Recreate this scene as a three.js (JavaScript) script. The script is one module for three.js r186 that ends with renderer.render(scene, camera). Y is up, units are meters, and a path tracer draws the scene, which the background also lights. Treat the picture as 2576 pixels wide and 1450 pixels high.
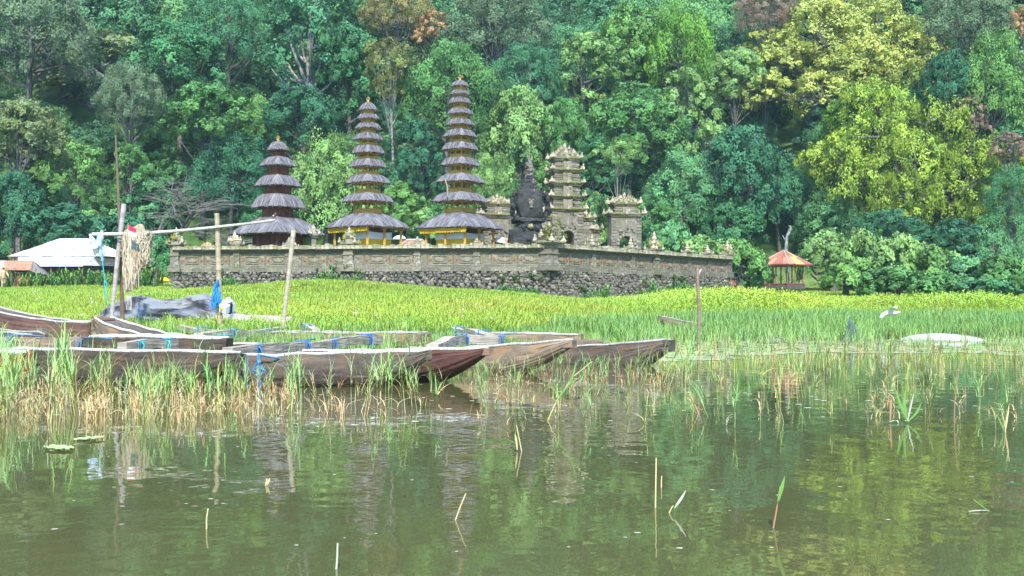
import * as THREE from 'three';
import { mergeGeometries, mergeVertices } from 'three/addons/utils/BufferGeometryUtils.js';
import { MarchingCubes } from 'three/addons/objects/MarchingCubes.js';
import { Sky } from 'three/addons/objects/Sky.js';

// ---------- camera, sky, sun, exposure ----------
const scene = new THREE.Scene();
const EYE = 1.2, FOCAL = 2958, PITCH = Math.atan(45 / FOCAL);   // focal length and places in units of a 2576 x 1450 view
const camera = new THREE.PerspectiveCamera(2 * Math.atan(725 / FOCAL) * 180 / Math.PI, 1024 / 576, 0.1, 1500);
camera.position.set(0, EYE, 0);
camera.rotation.x = PITCH;
scene.add(camera);

const SUN = new THREE.Vector3(0.06, 0.86, 0.50).normalize();
const sky = new Sky();
sky.name = 'sky';
sky.scale.setScalar(1000);
sky.userData.kind = 'structure';
Object.assign(sky.material.uniforms.sunPosition, { value: SUN.clone() });
sky.material.uniforms.turbidity.value = 10;
sky.material.uniforms.rayleigh.value = 1.0;
sky.material.uniforms.mieCoefficient.value = 0.006;
if (sky.material.uniforms.cloudCoverage) { sky.material.uniforms.cloudCoverage.value = 0.62; sky.material.uniforms.cloudDensity.value = 0.5; }
scene.add(sky);
scene.environmentIntensity = 0.235;
const sun = new THREE.DirectionalLight(new THREE.Color(1.0, 0.955, 0.82), 4.4);
sun.position.copy(SUN).multiplyScalar(250);
sun.target.position.set(0, 0, -90);
sun.castShadow = true; sun.shadow.radius = 3;
Object.assign(sun.shadow.camera, { left: -160, right: 160, top: 160, bottom: -160, near: 1, far: 600 });
sun.shadow.mapSize.set(4096, 4096);
scene.add(sun, sun.target);
scene.fog = new THREE.FogExp2(new THREE.Color(0.62, 0.86, 0.9), 0.0002);

const renderer = new THREE.WebGLRenderer({ antialias: true });
renderer.toneMapping = THREE.LinearToneMapping;
renderer.toneMappingExposure = 1.74;
renderer.shadowMap.enabled = true;

// ---------- helpers ----------
const V = (x, y, z) => new THREE.Vector3(x, y, z);
const UP = V(0, 1, 0);
function rng(seed) { let s = seed | 0; return () => { s = (s + 0x6d2b79f5) | 0; let t = Math.imul(s ^ (s >>> 15), 1 | s); t = (t + Math.imul(t ^ (t >>> 7), 61 | t)) ^ t; return ((t ^ (t >>> 14)) >>> 0) / 4294967296; }; }
const lerp = (a, b, t) => a + (b - a) * t, clamp = (x, a, b) => Math.min(b, Math.max(a, x)), sstep = (a, b, x) => { const t = clamp((x - a) / (b - a), 0, 1); return t * t * (3 - 2 * t); };
const h3 = (x, y, z) => { let n = Math.imul(x, 374761393) + Math.imul(y, 668265263) + Math.imul(z, 1440662683) | 0; n = Math.imul(n ^ (n >>> 13), 1274126177); return ((n ^ (n >>> 16)) >>> 0) / 4294967296; };
function noise3(x, y, z, px = 0, py = 0) {      // value noise in 0..1, periodic in x and y if px, py are given
  const ix = Math.floor(x), iy = Math.floor(y), iz = Math.floor(z), fx = x - ix, fy = y - iy, fz = z - iz;
  const s = (t) => t * t * (3 - 2 * t), wx = px ? (k) => ((k % px) + px) % px : (k) => k, wy = py ? (k) => ((k % py) + py) % py : (k) => k;
  const a = s(fx), b = s(fy), c = s(fz), X = wx(ix), X1 = wx(ix + 1), Y = wy(iy), Y1 = wy(iy + 1);
  const l = (zz) => lerp(lerp(h3(X, Y, zz), h3(X1, Y, zz), a), lerp(h3(X, Y1, zz), h3(X1, Y1, zz), a), b);
  return lerp(l(iz), l(iz + 1), c);
}
function fbm(x, y, z = 0, oct = 4, p = 0) { let s = 0, a = 0.5, q = p; for (let i = 0; i < oct; i++) { s += a * noise3(x, y, z + i * 17, q, q); x *= 2; y *= 2; q *= 2; a *= 0.5; } return s / (1 - Math.pow(0.5, oct)); }

// point on the sight line of picture place (u, v) at the given depth
const CP = Math.cos(PITCH), SP = Math.sin(PITCH);
function at(u, v, depth) {
  const x = (u - 1288) / FOCAL, y = -(v - 725) / FOCAL, dy = y * CP + SP, dz = y * SP - CP, k = depth / -dz;
  return V(x * k, EYE + dy * k, -depth);
}
const pxm = (depth) => FOCAL / depth;            // view units per metre at that depth

const used = {};
function numbered(n) { used[n] = (used[n] ?? -1) + 1; return used[n] ? n + '_' + String(used[n]).padStart(3, '0') : n; }
function tag(o, label, category, group, kind) { const d = o.userData; if (label) d.label = label; if (category) d.category = category; if (group) d.group = group; if (kind) d.kind = kind; return o; }
function thing(name, label, category, pos = [0, 0, 0], turn = 0, group) {
  const o = new THREE.Group(); o.name = numbered(name); o.position.set(...pos); o.rotation.y = turn; scene.add(o);
  return tag(o, label, category, group);
}
function part(name, geo, mat, parent, label) {
  const m = new THREE.Mesh(geo, mat); m.name = numbered(name); m.castShadow = m.receiveShadow = true; parent.add(m);
  if (label) m.userData.label = label;
  return m;
}
function struct(name, geo, mat) { const m = part(name, geo, mat, scene); m.userData.kind = 'structure'; return m; }
const merged = (list) => mergeGeometries(list.map((g) => { const q = g.index ? g.toNonIndexed() : g; for (const k of Object.keys(q.attributes)) if (!['position', 'normal', 'uv'].includes(k)) q.deleteAttribute(k); return q; }));
const T = (g, x = 0, y = 0, z = 0, rx = 0, ry = 0, rz = 0) => { if (rx) g.rotateX(rx); if (ry) g.rotateY(ry); if (rz) g.rotateZ(rz); return g.translate(x, y, z); };
const box = (w, h, d, x = 0, y = 0, z = 0, ry = 0) => T(new THREE.BoxGeometry(w, h, d), x, y, z, 0, ry);   // centre x, z; centre y
// box with its bottom at y and with chamfered edges, uv in metres
function block(w, h, d, x = 0, y = 0, z = 0, c = 0.02) {
  c = Math.min(c, w / 3, h / 3, d / 3);
  const s = new THREE.Shape([new THREE.Vector2(-w / 2 + c, -d / 2 + c), new THREE.Vector2(w / 2 - c, -d / 2 + c), new THREE.Vector2(w / 2 - c, d / 2 - c), new THREE.Vector2(-w / 2 + c, d / 2 - c)]);
  const g = new THREE.ExtrudeGeometry(s, { depth: h - 2 * c, bevelEnabled: true, bevelSize: c, bevelThickness: c, bevelSegments: 1 });
  g.rotateX(-Math.PI / 2); g.translate(x, y + c, z);
  return uvBox(g);
}
// uv in metres, projected along each face's main axis
function uvBox(geo, s = 1) {
  const g = geo.index ? geo.toNonIndexed() : geo, p = g.attributes.position, uv = new Float32Array(p.count * 2), a = V(), b = V(), c = V();
  for (let i = 0; i < p.count; i += 3) {
    a.fromBufferAttribute(p, i); b.fromBufferAttribute(p, i + 1).sub(a); c.fromBufferAttribute(p, i + 2).sub(a); b.cross(c);
    const x = Math.abs(b.x), y = Math.abs(b.y), z = Math.abs(b.z);
    for (let k = i; k < i + 3; k++) { a.fromBufferAttribute(p, k); const q = y >= x && y >= z ? [a.x, a.z] : x > z ? [a.z, a.y] : [a.x, a.y]; uv[2 * k] = q[0] * s; uv[2 * k + 1] = q[1] * s; }
  }
  g.setAttribute('uv', new THREE.BufferAttribute(uv, 2));
  return g;
}
// tube through points with a radius per point
function tube(pts, radii, sides = 6, caps = true) {
  const n = pts.length, pos = [], uv = [], idx = [], t = V(), nrm = V(), bi = V(); let last = null, along = 0;
  for (let i = 0; i < n; i++) {
    t.copy(pts[Math.min(i + 1, n - 1)]).sub(pts[Math.max(i - 1, 0)]).normalize();
    if (!last) last = Math.abs(t.y) < 0.9 ? V(0, 1, 0) : V(1, 0, 0);
    nrm.copy(last).addScaledVector(t, -last.dot(t)).normalize(); last = nrm.clone(); bi.crossVectors(t, nrm);
    if (i) along += pts[i].distanceTo(pts[i - 1]);
    const r = Array.isArray(radii) ? radii[i] : radii;
    for (let k = 0; k <= sides; k++) { const a = k / sides * 2 * Math.PI, c = Math.cos(a) * r, s = Math.sin(a) * r; pos.push(pts[i].x + nrm.x * c + bi.x * s, pts[i].y + nrm.y * c + bi.y * s, pts[i].z + nrm.z * c + bi.z * s); uv.push(k / sides * 2 * Math.PI * r, along); }
  }
  for (let i = 0; i < n - 1; i++) for (let k = 0; k < sides; k++) { const a = i * (sides + 1) + k, b = a + sides + 1; idx.push(a, a + 1, b, a + 1, b + 1, b); }
  if (caps) for (const [i, f] of [[0, 1], [n - 1, 0]]) { const c = pos.length / 3; pos.push(pts[i].x, pts[i].y, pts[i].z); uv.push(0, 0); for (let k = 0; k < sides; k++) { const a = i * (sides + 1) + k; f ? idx.push(c, a + 1, a) : idx.push(c, a, a + 1); } }
  const g = new THREE.BufferGeometry();
  g.setAttribute('position', new THREE.Float32BufferAttribute(pos, 3)); g.setAttribute('uv', new THREE.Float32BufferAttribute(uv, 2)); g.setIndex(idx); g.computeVertexNormals();
  return g;
}
const curve = (pts, n) => new THREE.CatmullRomCurve3(pts).getPoints(n);
const lathe = (prof, seg = 10) => new THREE.LatheGeometry(prof.map(([r, y]) => new THREE.Vector2(r, y)), seg);
// textures
function tex(size, f, srgb = true, repeat = 1) {
  const d = new Uint8Array(size * size * 4);
  for (let y = 0; y < size; y++) for (let x = 0; x < size; x++) { const c = f(x / size, y / size), o = (y * size + x) * 4; for (let k = 0; k < 3; k++) d[o + k] = clamp(Math.round((srgb ? Math.pow(clamp(c[k], 0, 1), 1 / 2.2) : c[k]) * 255), 0, 255); d[o + 3] = 255; }
  const t = new THREE.DataTexture(d, size, size); t.wrapS = t.wrapT = THREE.RepeatWrapping; t.magFilter = THREE.LinearFilter; t.minFilter = THREE.LinearMipmapLinearFilter; t.generateMipmaps = true;
  if (srgb) t.colorSpace = THREE.SRGBColorSpace;
  t.repeat.set(repeat, repeat); t.needsUpdate = true;
  return t;
}
const rgb = (r, g, b) => new THREE.Color().setRGB(r, g, b);
const mat = (color, rough = 0.9, extra = {}) => new THREE.MeshPhysicalMaterial({ color: Array.isArray(color) ? rgb(...color) : color, roughness: rough, ...extra });
const mix3 = (a, b, t) => [lerp(a[0], b[0], t), lerp(a[1], b[1], t), lerp(a[2], b[2], t)];

// ---------- materials ----------
const stoneMap = tex(512, (x, y) => {
  const a = fbm(x * 6, y * 6, 3, 5, 6), b = fbm(x * 24, y * 24, 9, 3, 24), l = sstep(0.56, 0.7, fbm(x * 10, y * 10, 31, 4, 10)), m = sstep(0.55, 0.68, fbm(x * 5, y * 5, 57, 4, 5));
  let c = mix3([0.10, 0.078, 0.05], [0.30, 0.245, 0.165], a * 0.7 + b * 0.3); c = mix3(c, [0.42, 0.40, 0.31], l * 0.45); c = mix3(c, [0.16, 0.16, 0.045], m * 0.5); return c;
}, true, 0.5);
const stoneBump = tex(512, (x, y) => { const v = fbm(x * 16, y * 16, 5, 5, 16); return [v, v, v]; }, false, 0.5);
const stone = mat([1, 1, 1], 0.95, { map: stoneMap, bumpMap: stoneBump, bumpScale: 0.03 });
const stones = [[0.84, 0.83, 0.78], [0.64, 0.63, 0.6], [1.0, 0.98, 0.9], [0.74, 0.77, 0.6]].map((c) => mat(c, 0.95, { map: stoneMap, bumpMap: stoneBump, bumpScale: 0.03 }));
const pale = [[1.45, 1.42, 1.26], [1.9, 1.86, 1.66], [1.1, 1.12, 0.7]].map((c) => mat(c, 0.95, { map: stoneMap, bumpMap: stoneBump, bumpScale: 0.03 }));
const darkStone = mat([0.17, 0.175, 0.2], 0.95, { map: stoneMap, bumpMap: stoneBump, bumpScale: 0.05 });
const rubble = [[0.66, 0.65, 0.66], [0.95, 0.93, 0.9], [0.48, 0.48, 0.5], [1.3, 1.26, 1.2], [0.66, 0.72, 0.46]].map((c) => mat(c, 0.95, { map: stoneMap, bumpMap: stoneBump, bumpScale: 0.03 }));
const moss = mat([0.20, 0.19, 0.025], 1, { map: tex(256, (x, y) => { const v = 0.5 + 0.7 * fbm(x * 20, y * 20, 4, 3, 20); return [v, v, v * 0.8]; }), bumpMap: stoneBump, bumpScale: 0.05 });
const terracotta = mat([0.46, 0.14, 0.04], 0.9), mortar = mat([0.07, 0.06, 0.05], 1);
const thatchMap = tex(512, (x, y) => { const s = noise3(x * 64, y * 5, 1, 64, 5) * 0.3 + noise3(x * 26, y * 3, 7, 26, 3) * 0.5 + fbm(x * 5, y * 5, 2, 3, 5) * 0.45; return mix3([0.03, 0.024, 0.022], [0.27, 0.225, 0.2], clamp(s * 1.2 - 0.2, 0, 1)); }, true, 1);
const thatchBump = tex(512, (x, y) => { const v = noise3(x * 56, y * 6, 3, 56, 6) * 0.5 + noise3(x * 22, y * 4, 6, 22, 4) * 0.5; return [v, v, v]; }, false, 1);
const thatch = mat([1, 1, 1], 1, { map: thatchMap, bumpMap: thatchBump, bumpScale: 0.14 });
const woodMap = tex(512, (x, y) => { const s = noise3(x * 6, y * 96, 1, 6, 96) * 0.5 + noise3(x * 3, y * 32, 5, 3, 32) * 0.5, b = fbm(x * 8, y * 8, 8, 4, 8); return mix3([0.35, 0.33, 0.32], [1, 0.97, 0.93], clamp(s * 0.8 + b * 0.6 - 0.2, 0, 1)); }, true, 0.7);
const woodBump = tex(512, (x, y) => { const v = noise3(x * 8, y * 80, 2, 8, 80) * 0.7 + fbm(x * 12, y * 12, 8, 3, 12) * 0.5; return [v, v, v]; }, false, 0.7);
const wood = (c, r = 0.85) => mat(c, r, { map: woodMap, bumpMap: woodBump, bumpScale: 0.012 });
const ochreWood = wood([0.78, 0.45, 0.07]), redWood = wood([0.2, 0.07, 0.025]), gold = mat([0.36, 0.2, 0.05], 0.7);
const clothWhite = mat([0.74, 0.71, 0.68], 0.9), clothYellow = mat([0.72, 0.43, 0.015], 0.9);
const barkMap = tex(256, (x, y) => { const v = noise3(x * 24, y * 5, 1, 24, 5) * 0.6 + fbm(x * 8, y * 8, 3, 3, 8) * 0.5; return [v, v, v]; });
const bark = mat([0.22, 0.19, 0.15], 1, { map: barkMap }), barkPale = mat([0.42, 0.38, 0.31], 1, { map: barkMap }), twigGrey = mat([0.17, 0.145, 0.11], 1);
const ropeBlue = mat([0.035, 0.16, 0.34], 0.6), ropeTeal = mat([0.04, 0.33, 0.36], 0.6), bamboo = mat([0.5, 0.38, 0.22], 0.6, { map: woodMap });

// ---------- ground ----------
const shore = (x) => lerp(19.5, 41.5, sstep(-3, 7, x)) + 9 * sstep(11, 19, x) + (noise3(x * 0.3, 5, 1) - 0.5) * 2;
const LEFT = [[-15, -1.2], [-6, -0.5], [0, 0], [7, 0.38], [14, 0.62], [26, 1.0], [41, 1.5], [58, 2.05], [62, 2.25], [78, 2.85], [90, 3.05], [102, 3.4]];
const RIGHT = [[-15, -1.2], [-6, -0.5], [0, 0], [5, 0.3], [12, 0.6], [19, 1.05], [30, 1.4], [37, 1.5], [56, 2.2], [66, 2.75], [78, 3.2]];
const prof = (p, s) => { if (s <= p[0][0]) return p[0][1]; for (let i = 1; i < p.length; i++) if (s <= p[i][0]) return lerp(p[i - 1][1], p[i][1], (s - p[i - 1][0]) / (p[i][0] - p[i - 1][0])); return p[p.length - 1][1]; };
function ground(x, z) {
  const d = -z, k = sstep(-3, 7, x), s = d - shore(x);
  let y = lerp(prof(LEFT, s), prof(RIGHT, s), k);
  if (s > 2) y += (fbm(x * 0.12, d * 0.12, 2, 3) - 0.5) * 0.25 * Math.min(1, s / 10);
  y += 0.68 * Math.exp(-(((x + 12.5) / 6.5) ** 2) - (((d - 77.5) / 6) ** 2)) + 0.4 * Math.exp(-(((x - 14.5) / 4) ** 2) - (((d - 88) / 6) ** 2));
  const hill = d - 121 + (noise3(x * 0.02, 0, 8) - 0.5) * 14 + Math.max(0, x - 30) * 0.55 + Math.max(0, -x - 45) * 0.3;
  if (hill > 0) y += hill * 0.62 * sstep(0, 14, hill) + (fbm(x * 0.03, d * 0.03, 4, 3) - 0.5) * 10 * sstep(5, 40, hill);
  return y;
}
{
  const g = new THREE.PlaneGeometry(1, 1, 150, 230), p = g.attributes.position, uv = g.attributes.uv;
  for (let i = 0; i < p.count; i++) {
    const a = p.getX(i) * 2, b = p.getY(i) + 0.5, d = -30 + 430 * Math.pow(b, 1.35), x = a * (60 + Math.max(d, 0) * 0.9);
    p.setXYZ(i, x, ground(x, -d), -d); uv.setXY(i, x, d);
  }
  g.computeVertexNormals();
  const map = tex(512, (x, y) => mix3([0.09, 0.15, 0.03], [0.24, 0.3, 0.06], fbm(x * 12, y * 12, 3, 5, 12)), true, 0.12);
  const col = new Float32Array(p.count * 3); for (let i = 0; i < p.count; i++) { const k = sstep(3.3, 6, p.getY(i)), c = mix3([0.8, 0.8, 0.8], [0.3, 0.42, 0.26], k); col.set(c, i * 3); } g.setAttribute('color', new THREE.BufferAttribute(col, 3));
  const m = struct('ground', g, mat([1, 1, 1], 1, { map, vertexColors: true }));
  m.userData.label = 'grassy lake shore rising into the steep forested hillside';
}
{
  const N = 1024, tile = 11, R = rng(5), waves = [];
  for (let i = 0; i < 150; i++) { const L = 0.07 * Math.pow(14, R()), k = Math.max(2, Math.round(tile / L)), a = (R() - 0.5) * 2.5 + Math.PI / 2, kx = Math.round(k * Math.cos(a)), ky = Math.round(k * Math.sin(a)); if (kx || ky) waves.push([kx, ky, R() * 6.28, (0.6 + R()) * Math.pow(L, 0.25)]); }
  const sl = new Float32Array(N * N * 2); let sum = 0;
  for (const [kx, ky, ph, am] of waves) {
    const q = Math.hypot(kx, ky), cx = new Float64Array(N), sx = new Float64Array(N), cy = new Float64Array(N), sy = new Float64Array(N);
    for (let i = 0; i < N; i++) { const a = 2 * Math.PI * kx * i / N + ph, b = 2 * Math.PI * ky * i / N; cx[i] = Math.cos(a); sx[i] = Math.sin(a); cy[i] = Math.cos(b); sy[i] = Math.sin(b); }
    for (let y = 0, o = 0; y < N; y++) for (let x = 0; x < N; x++, o += 2) { const c = (cx[x] * cy[y] - sx[x] * sy[y]) * am; sl[o] += c * kx / q; sl[o + 1] += c * ky / q; }
  }
  for (let i = 0; i < sl.length; i++) sum += sl[i] * sl[i];
  const rms = Math.sqrt(sum / (N * N)), d = new Uint8Array(N * N * 4);
  for (let i = 0; i < N * N; i++) { const gust = 0.55 + 0.9 * fbm((i % N) / N * 5, Math.floor(i / N) / N * 5, 77, 2, 5); for (let c = 0; c < 2; c++) d[i * 4 + c] = clamp(127.5 - sl[i * 2 + c] / rms * gust * 32, 0, 255); d[i * 4 + 2] = 255; d[i * 4 + 3] = 255; }
  const t = new THREE.DataTexture(d, N, N); t.wrapS = t.wrapT = THREE.RepeatWrapping; t.magFilter = THREE.LinearFilter; t.needsUpdate = true;
  const K = 0.0048 / 0.25;        // one standard deviation of the map stands for a slope of 0.0048
  const g = new THREE.PlaneGeometry(400, 130, 1, 1).rotateX(-Math.PI / 2).translate(0, 0, -35), p = g.attributes.position, uv = g.attributes.uv;
  for (let i = 0; i < p.count; i++) uv.setXY(i, p.getX(i) / tile, -p.getZ(i) / tile);
  const water = struct('water', g, mat([0.076, 0.074, 0.024], 0.012, { normalMap: t, normalScale: new THREE.Vector2(K, K), ior: 1.33 }));
  water.userData.label = 'still brown green lake water with small ripples';
}
// ---------- temple enclosure ----------
const WB = 3.54, WT = 4.98;                       // foot of the carved wall, top of its cornice
const PL = V((437 - 1288) / 36.5, 0, -FOCAL / 36.5), PC = V(97 / 38, 0, -FOCAL / 38), PR = V(547 / 30.3, 0, -FOCAL / 30.3);
const rough = (g, amt, seed) => { const p = g.attributes.position; for (let i = 0; i < p.count; i++) { const x = p.getX(i), y = p.getY(i), z = p.getZ(i), k = (a) => (noise3(x * 3.1 + a, y * 3.1 + seed, z * 3.1) - 0.5) * 2 * amt; p.setXYZ(i, x + k(0), y + k(40), z + k(80)); } g.computeVertexNormals(); return g; };
const knobGeo = [0, 1, 2].map((k) => { const g = new THREE.IcosahedronGeometry(1, 1), p = g.attributes.position, R = rng(k + 3); const seen = {}; for (let i = 0; i < p.count; i++) { const key = [p.getX(i), p.getY(i), p.getZ(i)].map((q) => q.toFixed(3)).join(); seen[key] ??= 0.78 + 0.4 * R(); p.setXYZ(i, p.getX(i) * seen[key], p.getY(i) * seen[key], p.getZ(i) * seen[key]); } g.computeVertexNormals(); return uvBox(g); });
const stoneGeo = [0, 1, 2, 3, 4, 5].map((k) => { const g = new THREE.IcosahedronGeometry(1, 0), p = g.attributes.position, R = rng(k + 30); const seen = {}; for (let i = 0; i < p.count; i++) { const key = [p.getX(i), p.getY(i), p.getZ(i)].map((q) => q.toFixed(3)).join(); seen[key] ??= 0.75 + 0.5 * R(); p.setXYZ(i, p.getX(i) * seen[key], p.getY(i) * seen[key], p.getZ(i) * seen[key]); } g.computeVertexNormals(); return uvBox(g); });
// antefix: a small carved upright ornament of three lobes
const antefixGeo = uvBox(merged([T(knobGeo[0].clone().scale(0.1, 0.13, 0.09), 0, 0.12, 0), T(knobGeo[1].clone().scale(0.08, 0.08, 0.07), 0.09, 0.06, 0), T(knobGeo[2].clone().scale(0.08, 0.08, 0.07), -0.09, 0.06, 0), T(knobGeo[1].clone().scale(0.05, 0.08, 0.05), 0, 0.27, 0)]));
function antefix(parent, x, y, z, s, m, name = 'antefix') { const a = part(name, antefixGeo, m, parent); a.position.set(x, y, z); a.scale.set(s, s, s); a.rotation.y = x * 3 + z; return a; }

// wall pillar with stepped foot, cap, corner ornaments and a stacked finial; returned as a part of the wall
function pillar(parent, x, z, w, top, seed, big) {
  const R = rng(seed), h = top - WB, sh = Math.min(h * 0.72, 1.75), m = stones[seed % 4], at0 = (g, n = 'pillar', q = m) => { g.translate(x, WB, z); return part(n, g, q, parent); };
  const fin = h - sh;
  const shaft = at0(uvBox(rough(merged([block(w * 1.5, 0.3, w * 1.5, 0, -0.02, 0), block(w * 1.3, 0.16, w * 1.3, 0, 0.285, 0), block(w * 1.12, 0.1, w * 1.12, 0, 0.45, 0), block(w, sh - 0.6, w, 0, 0.5, 0), block(w * 1.2, 0.09, w * 1.2, 0, sh * 0.62, 0)]), 0.012, seed)));
  const cap = part('pillar_cap', rough(merged([block(w * 1.15, 0.1, w * 1.15, 0, sh - 0.12, 0), block(w * 1.45, 0.09, w * 1.45, 0, sh - 0.02, 0), block(w * 1.75, 0.1, w * 1.75, 0, sh + 0.07, 0, 0.03), block(w * 1.3, 0.1, w * 1.3, 0, sh + 0.17, 0)]).translate(x, WB, z), 0.02, seed + 3), stones[2], shaft);
  const k = w / 0.5 * 0.75;
  for (const [a, b] of [[1, 1], [1, -1], [-1, 1], [-1, -1]]) antefix(shaft, x + a * w * 0.8, WB + sh + 0.15, z + b * w * 0.8, k * (0.9 + 0.3 * R()), pale[Math.floor(R() * 3)]);
  const fh = Math.max(0.25, fin - 0.2), f = lathe([[0, 0], [w * 0.6, 0], [w * 0.62, 0.08], [w * 0.4, 0.12], [w * 0.44, 0.22], [w * 0.55, 0.27], [w * 0.5, 0.36], [w * 0.27, 0.42], [w * 0.3, 0.52], [w * 0.36, 0.57], [w * 0.22, 0.66], [w * 0.16, 0.74], [w * 0.2, 0.82], [w * 0.09, 0.9], [0.001, 1]].map(([r, y]) => [r, y * fh]), 8);
  part('finial', rough(uvBox(f.translate(x, WB + sh + 0.26, z)), 0.02, seed), pale[seed % 2], shaft);
  if (big) for (let i = 0; i < 9; i++) { const a = R() * 6.28, r = w * (0.45 + 0.5 * R()); antefix(shaft, x + Math.cos(a) * r, WB + sh + 0.22 + (1 - r / w) * fh * 0.7, z + Math.sin(a) * r, 0.8 + 0.5 * R(), i % 3 ? pale[i % 3] : moss); }
  return shaft;
}
const emblemShape = (() => { const s = new THREE.Shape(), pts = [[-0.42, 0.03], [-0.36, -0.07], [-0.2, -0.1], [0, -0.13], [0.2, -0.1], [0.36, -0.07], [0.42, 0.03], [0.3, 0.0], [0.22, 0.08], [0.12, 0.03], [0, 0.14], [-0.12, 0.03], [-0.22, 0.08], [-0.3, 0.0]]; s.moveTo(...pts[0]); s.splineThru([...pts.slice(1), pts[0]].map((p) => new THREE.Vector2(...p))); return s; })();
const emblemGeo = uvBox(new THREE.ExtrudeGeometry(emblemShape, { depth: 0.03, bevelEnabled: true, bevelSize: 0.015, bevelThickness: 0.02, bevelSegments: 1, curveSegments: 3 }));
const rosetteGeo = merged([box(0.2, 0.2, 0.03), T(new THREE.CylinderGeometry(0.035, 0.035, 0.03, 8), 0, 0, 0.03, Math.PI / 2), ...[0, 1, 2, 3].map((k) => T(new THREE.CylinderGeometry(0.03, 0.035, 0.03, 6), 0.062 * (k < 2 ? 1 : -1), 0.062 * (k % 2 ? 1 : -1), 0.028, Math.PI / 2))]);
const rosetteCore = merged([box(0.045, 0.17, 0.03), box(0.17, 0.045, 0.032)]);
const frameGeo = (w, h) => merged([block(w, 0.05, 0.06, 0, -h / 2, 0, 0.012), block(w, 0.05, 0.06, 0, h / 2 - 0.05, 0, 0.012), block(0.05, h - 0.1, 0.06, -w / 2 + 0.025, -h / 2 + 0.05, 0, 0.012), block(0.05, h - 0.1, 0.06, w / 2 - 0.025, -h / 2 + 0.05, 0, 0.012)]);
const blockVar = [0, 1, 2].map((k) => rough(uvBox(new THREE.BoxGeometry(1, 1, 1, 2, 2, 1)), 0.07, k * 9));
function wallWing(A, B, bays, label, seed, tops) {
  const R = rng(seed), dir = B.clone().sub(A), len = dir.length(), turn = Math.atan2(-dir.z, dir.x);
  const o = thing('temple_wall', label, 'wall', [A.x, 0, A.z], turn), bw = len / bays;
  const bit = (name, w, h, d, x, y, z, m) => { const q = part(name, blockVar[Math.floor(R() * 3)], m, o); q.position.set(x, y, z); q.scale.set(w, h, d); q.rotation.y = (R() - 0.5) * 0.03; return q; };
  part('wall_body', uvBox(box(len, WT - WB, 0.36, len / 2, (WB + WT) / 2, -0.2)), stones[0], o);
  // two stepped courses of foot stones
  for (const [y, h, z, L] of [[WB - 0.02, 0.26, 0.03, 0.66], [WB + 0.24, 0.16, 0, 0.55]]) { const n = Math.round(len / L); for (let i = 0; i < n; i++) { const w = len / n; bit('foot_stone', w * 1.02, h, 0.2 + 0.05 * R(), (i + 0.5) * w, y + h / 2, z + 0.02, stones[Math.floor(R() * 3.3)]); } }
  // cornice and uneven coping stones with moss between
  part('cornice', rough(merged([block(len, 0.08, 0.5, len / 2, WT - 0.17, -0.14), block(len, 0.1, 0.66, len / 2, WT - 0.09, -0.12), block(len, 0.07, 0.9, len / 2, WT + 0.01, -0.1)]), 0.01, seed), stones[1], o);
  for (let i = 0; i < 46; i++) { const x = R() * len, w = 0.5 + R() * 1.4; if (x + w > len) continue; const g = rough(uvBox(new THREE.BoxGeometry(w, 0.06, 0.84, 8, 2, 4)), 0.03, i * 3 + seed); part('moss_patch', g.translate(x + w / 2, WT + 0.075, -0.1), moss, o); }
  const nc = Math.round(len / 0.3);
  for (let i = 0; i < nc; i++) { const w = len / nc, h = 0.17 + 0.12 * R() + (R() < 0.1 ? 0.08 : 0); bit('coping_stone', w * (0.85 + 0.2 * R()), h, 0.84 + 0.1 * R(), (i + 0.5) * w, WT + 0.08 + h / 2, -0.05 + 0.05 * (R() - 0.5), pale[R() < 0.2 ? 2 : Math.floor(R() * 2)]); }
  // carved panels
  const ph = 0.62, py = WB + 0.78;
  for (let b = 0; b < bays; b++) for (const s of [0, 1]) {
    const pw = (bw - 0.75) / 2, x = b * bw + 0.375 + pw * (s + 0.5), put = (name, g, m, dx, dz) => { const q = part(name, g, m, o); q.position.set(x + dx, py, dz); return q; };
    put('panel_frame', frameGeo(pw * 0.98, ph + 0.16), stones[2], 0, 0);
    put('panel_frame', frameGeo(pw * 0.52, ph - 0.1), stones[0], 0, 0.0);
    const e = put('relief', emblemGeo, stones[2], 0, -0.02); e.scale.set(pw * 0.5, 1.1, 1);
    for (const k of [-1, 1]) { const q = put('rosette', rosetteGeo, terracotta, k * pw * 0.375, 0.0); q.scale.setScalar(0.8); const c = part('rosette_heart', rosetteCore, mortar, q); c.position.z = 0.017; }
    for (const k of [-1, 1]) { const q = put('mullion', blockVar[0], stones[1], k * pw * 0.49, 0.0); q.scale.set(0.05, ph + 0.14, 0.1); }
  }
  for (const [x, w, top, big] of tops) pillar(o, x * len, -0.1, w, top, Math.floor(x * 90) + seed, big);
  return o;
}
const topOf = (v, S) => EYE + (770 - v) / S;
wallWing(PL, PC, 6, 'long carved stone wall facing the lake, with orange rosettes and mossy coping, below the thatched towers', 100, [[0.004, 0.6, topOf(573, 36.5), true], [0.172, 0.42, topOf(592, 36.8)], [0.313, 0.4, topOf(598, 37)], [0.474, 0.66, topOf(572, 37.2), true], [0.655, 0.44, topOf(596, 37.4)], [0.81, 0.42, topOf(600, 37.7)]]);
wallWing(PC, PR, 6, 'carved stone wall running back to the right from the corner pillar, below the arched gate', 200, [[0.0, 0.85, topOf(560, 38), true], [0.2, 0.42, topOf(592, 36)], [0.4, 0.42, topOf(597, 34.5)], [0.53, 0.62, topOf(581, 34), true], [0.73, 0.42, topOf(611, 32)], [0.86, 0.42, topOf(619, 31)], [0.995, 0.55, topOf(606, 30.3), true]]);
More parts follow.
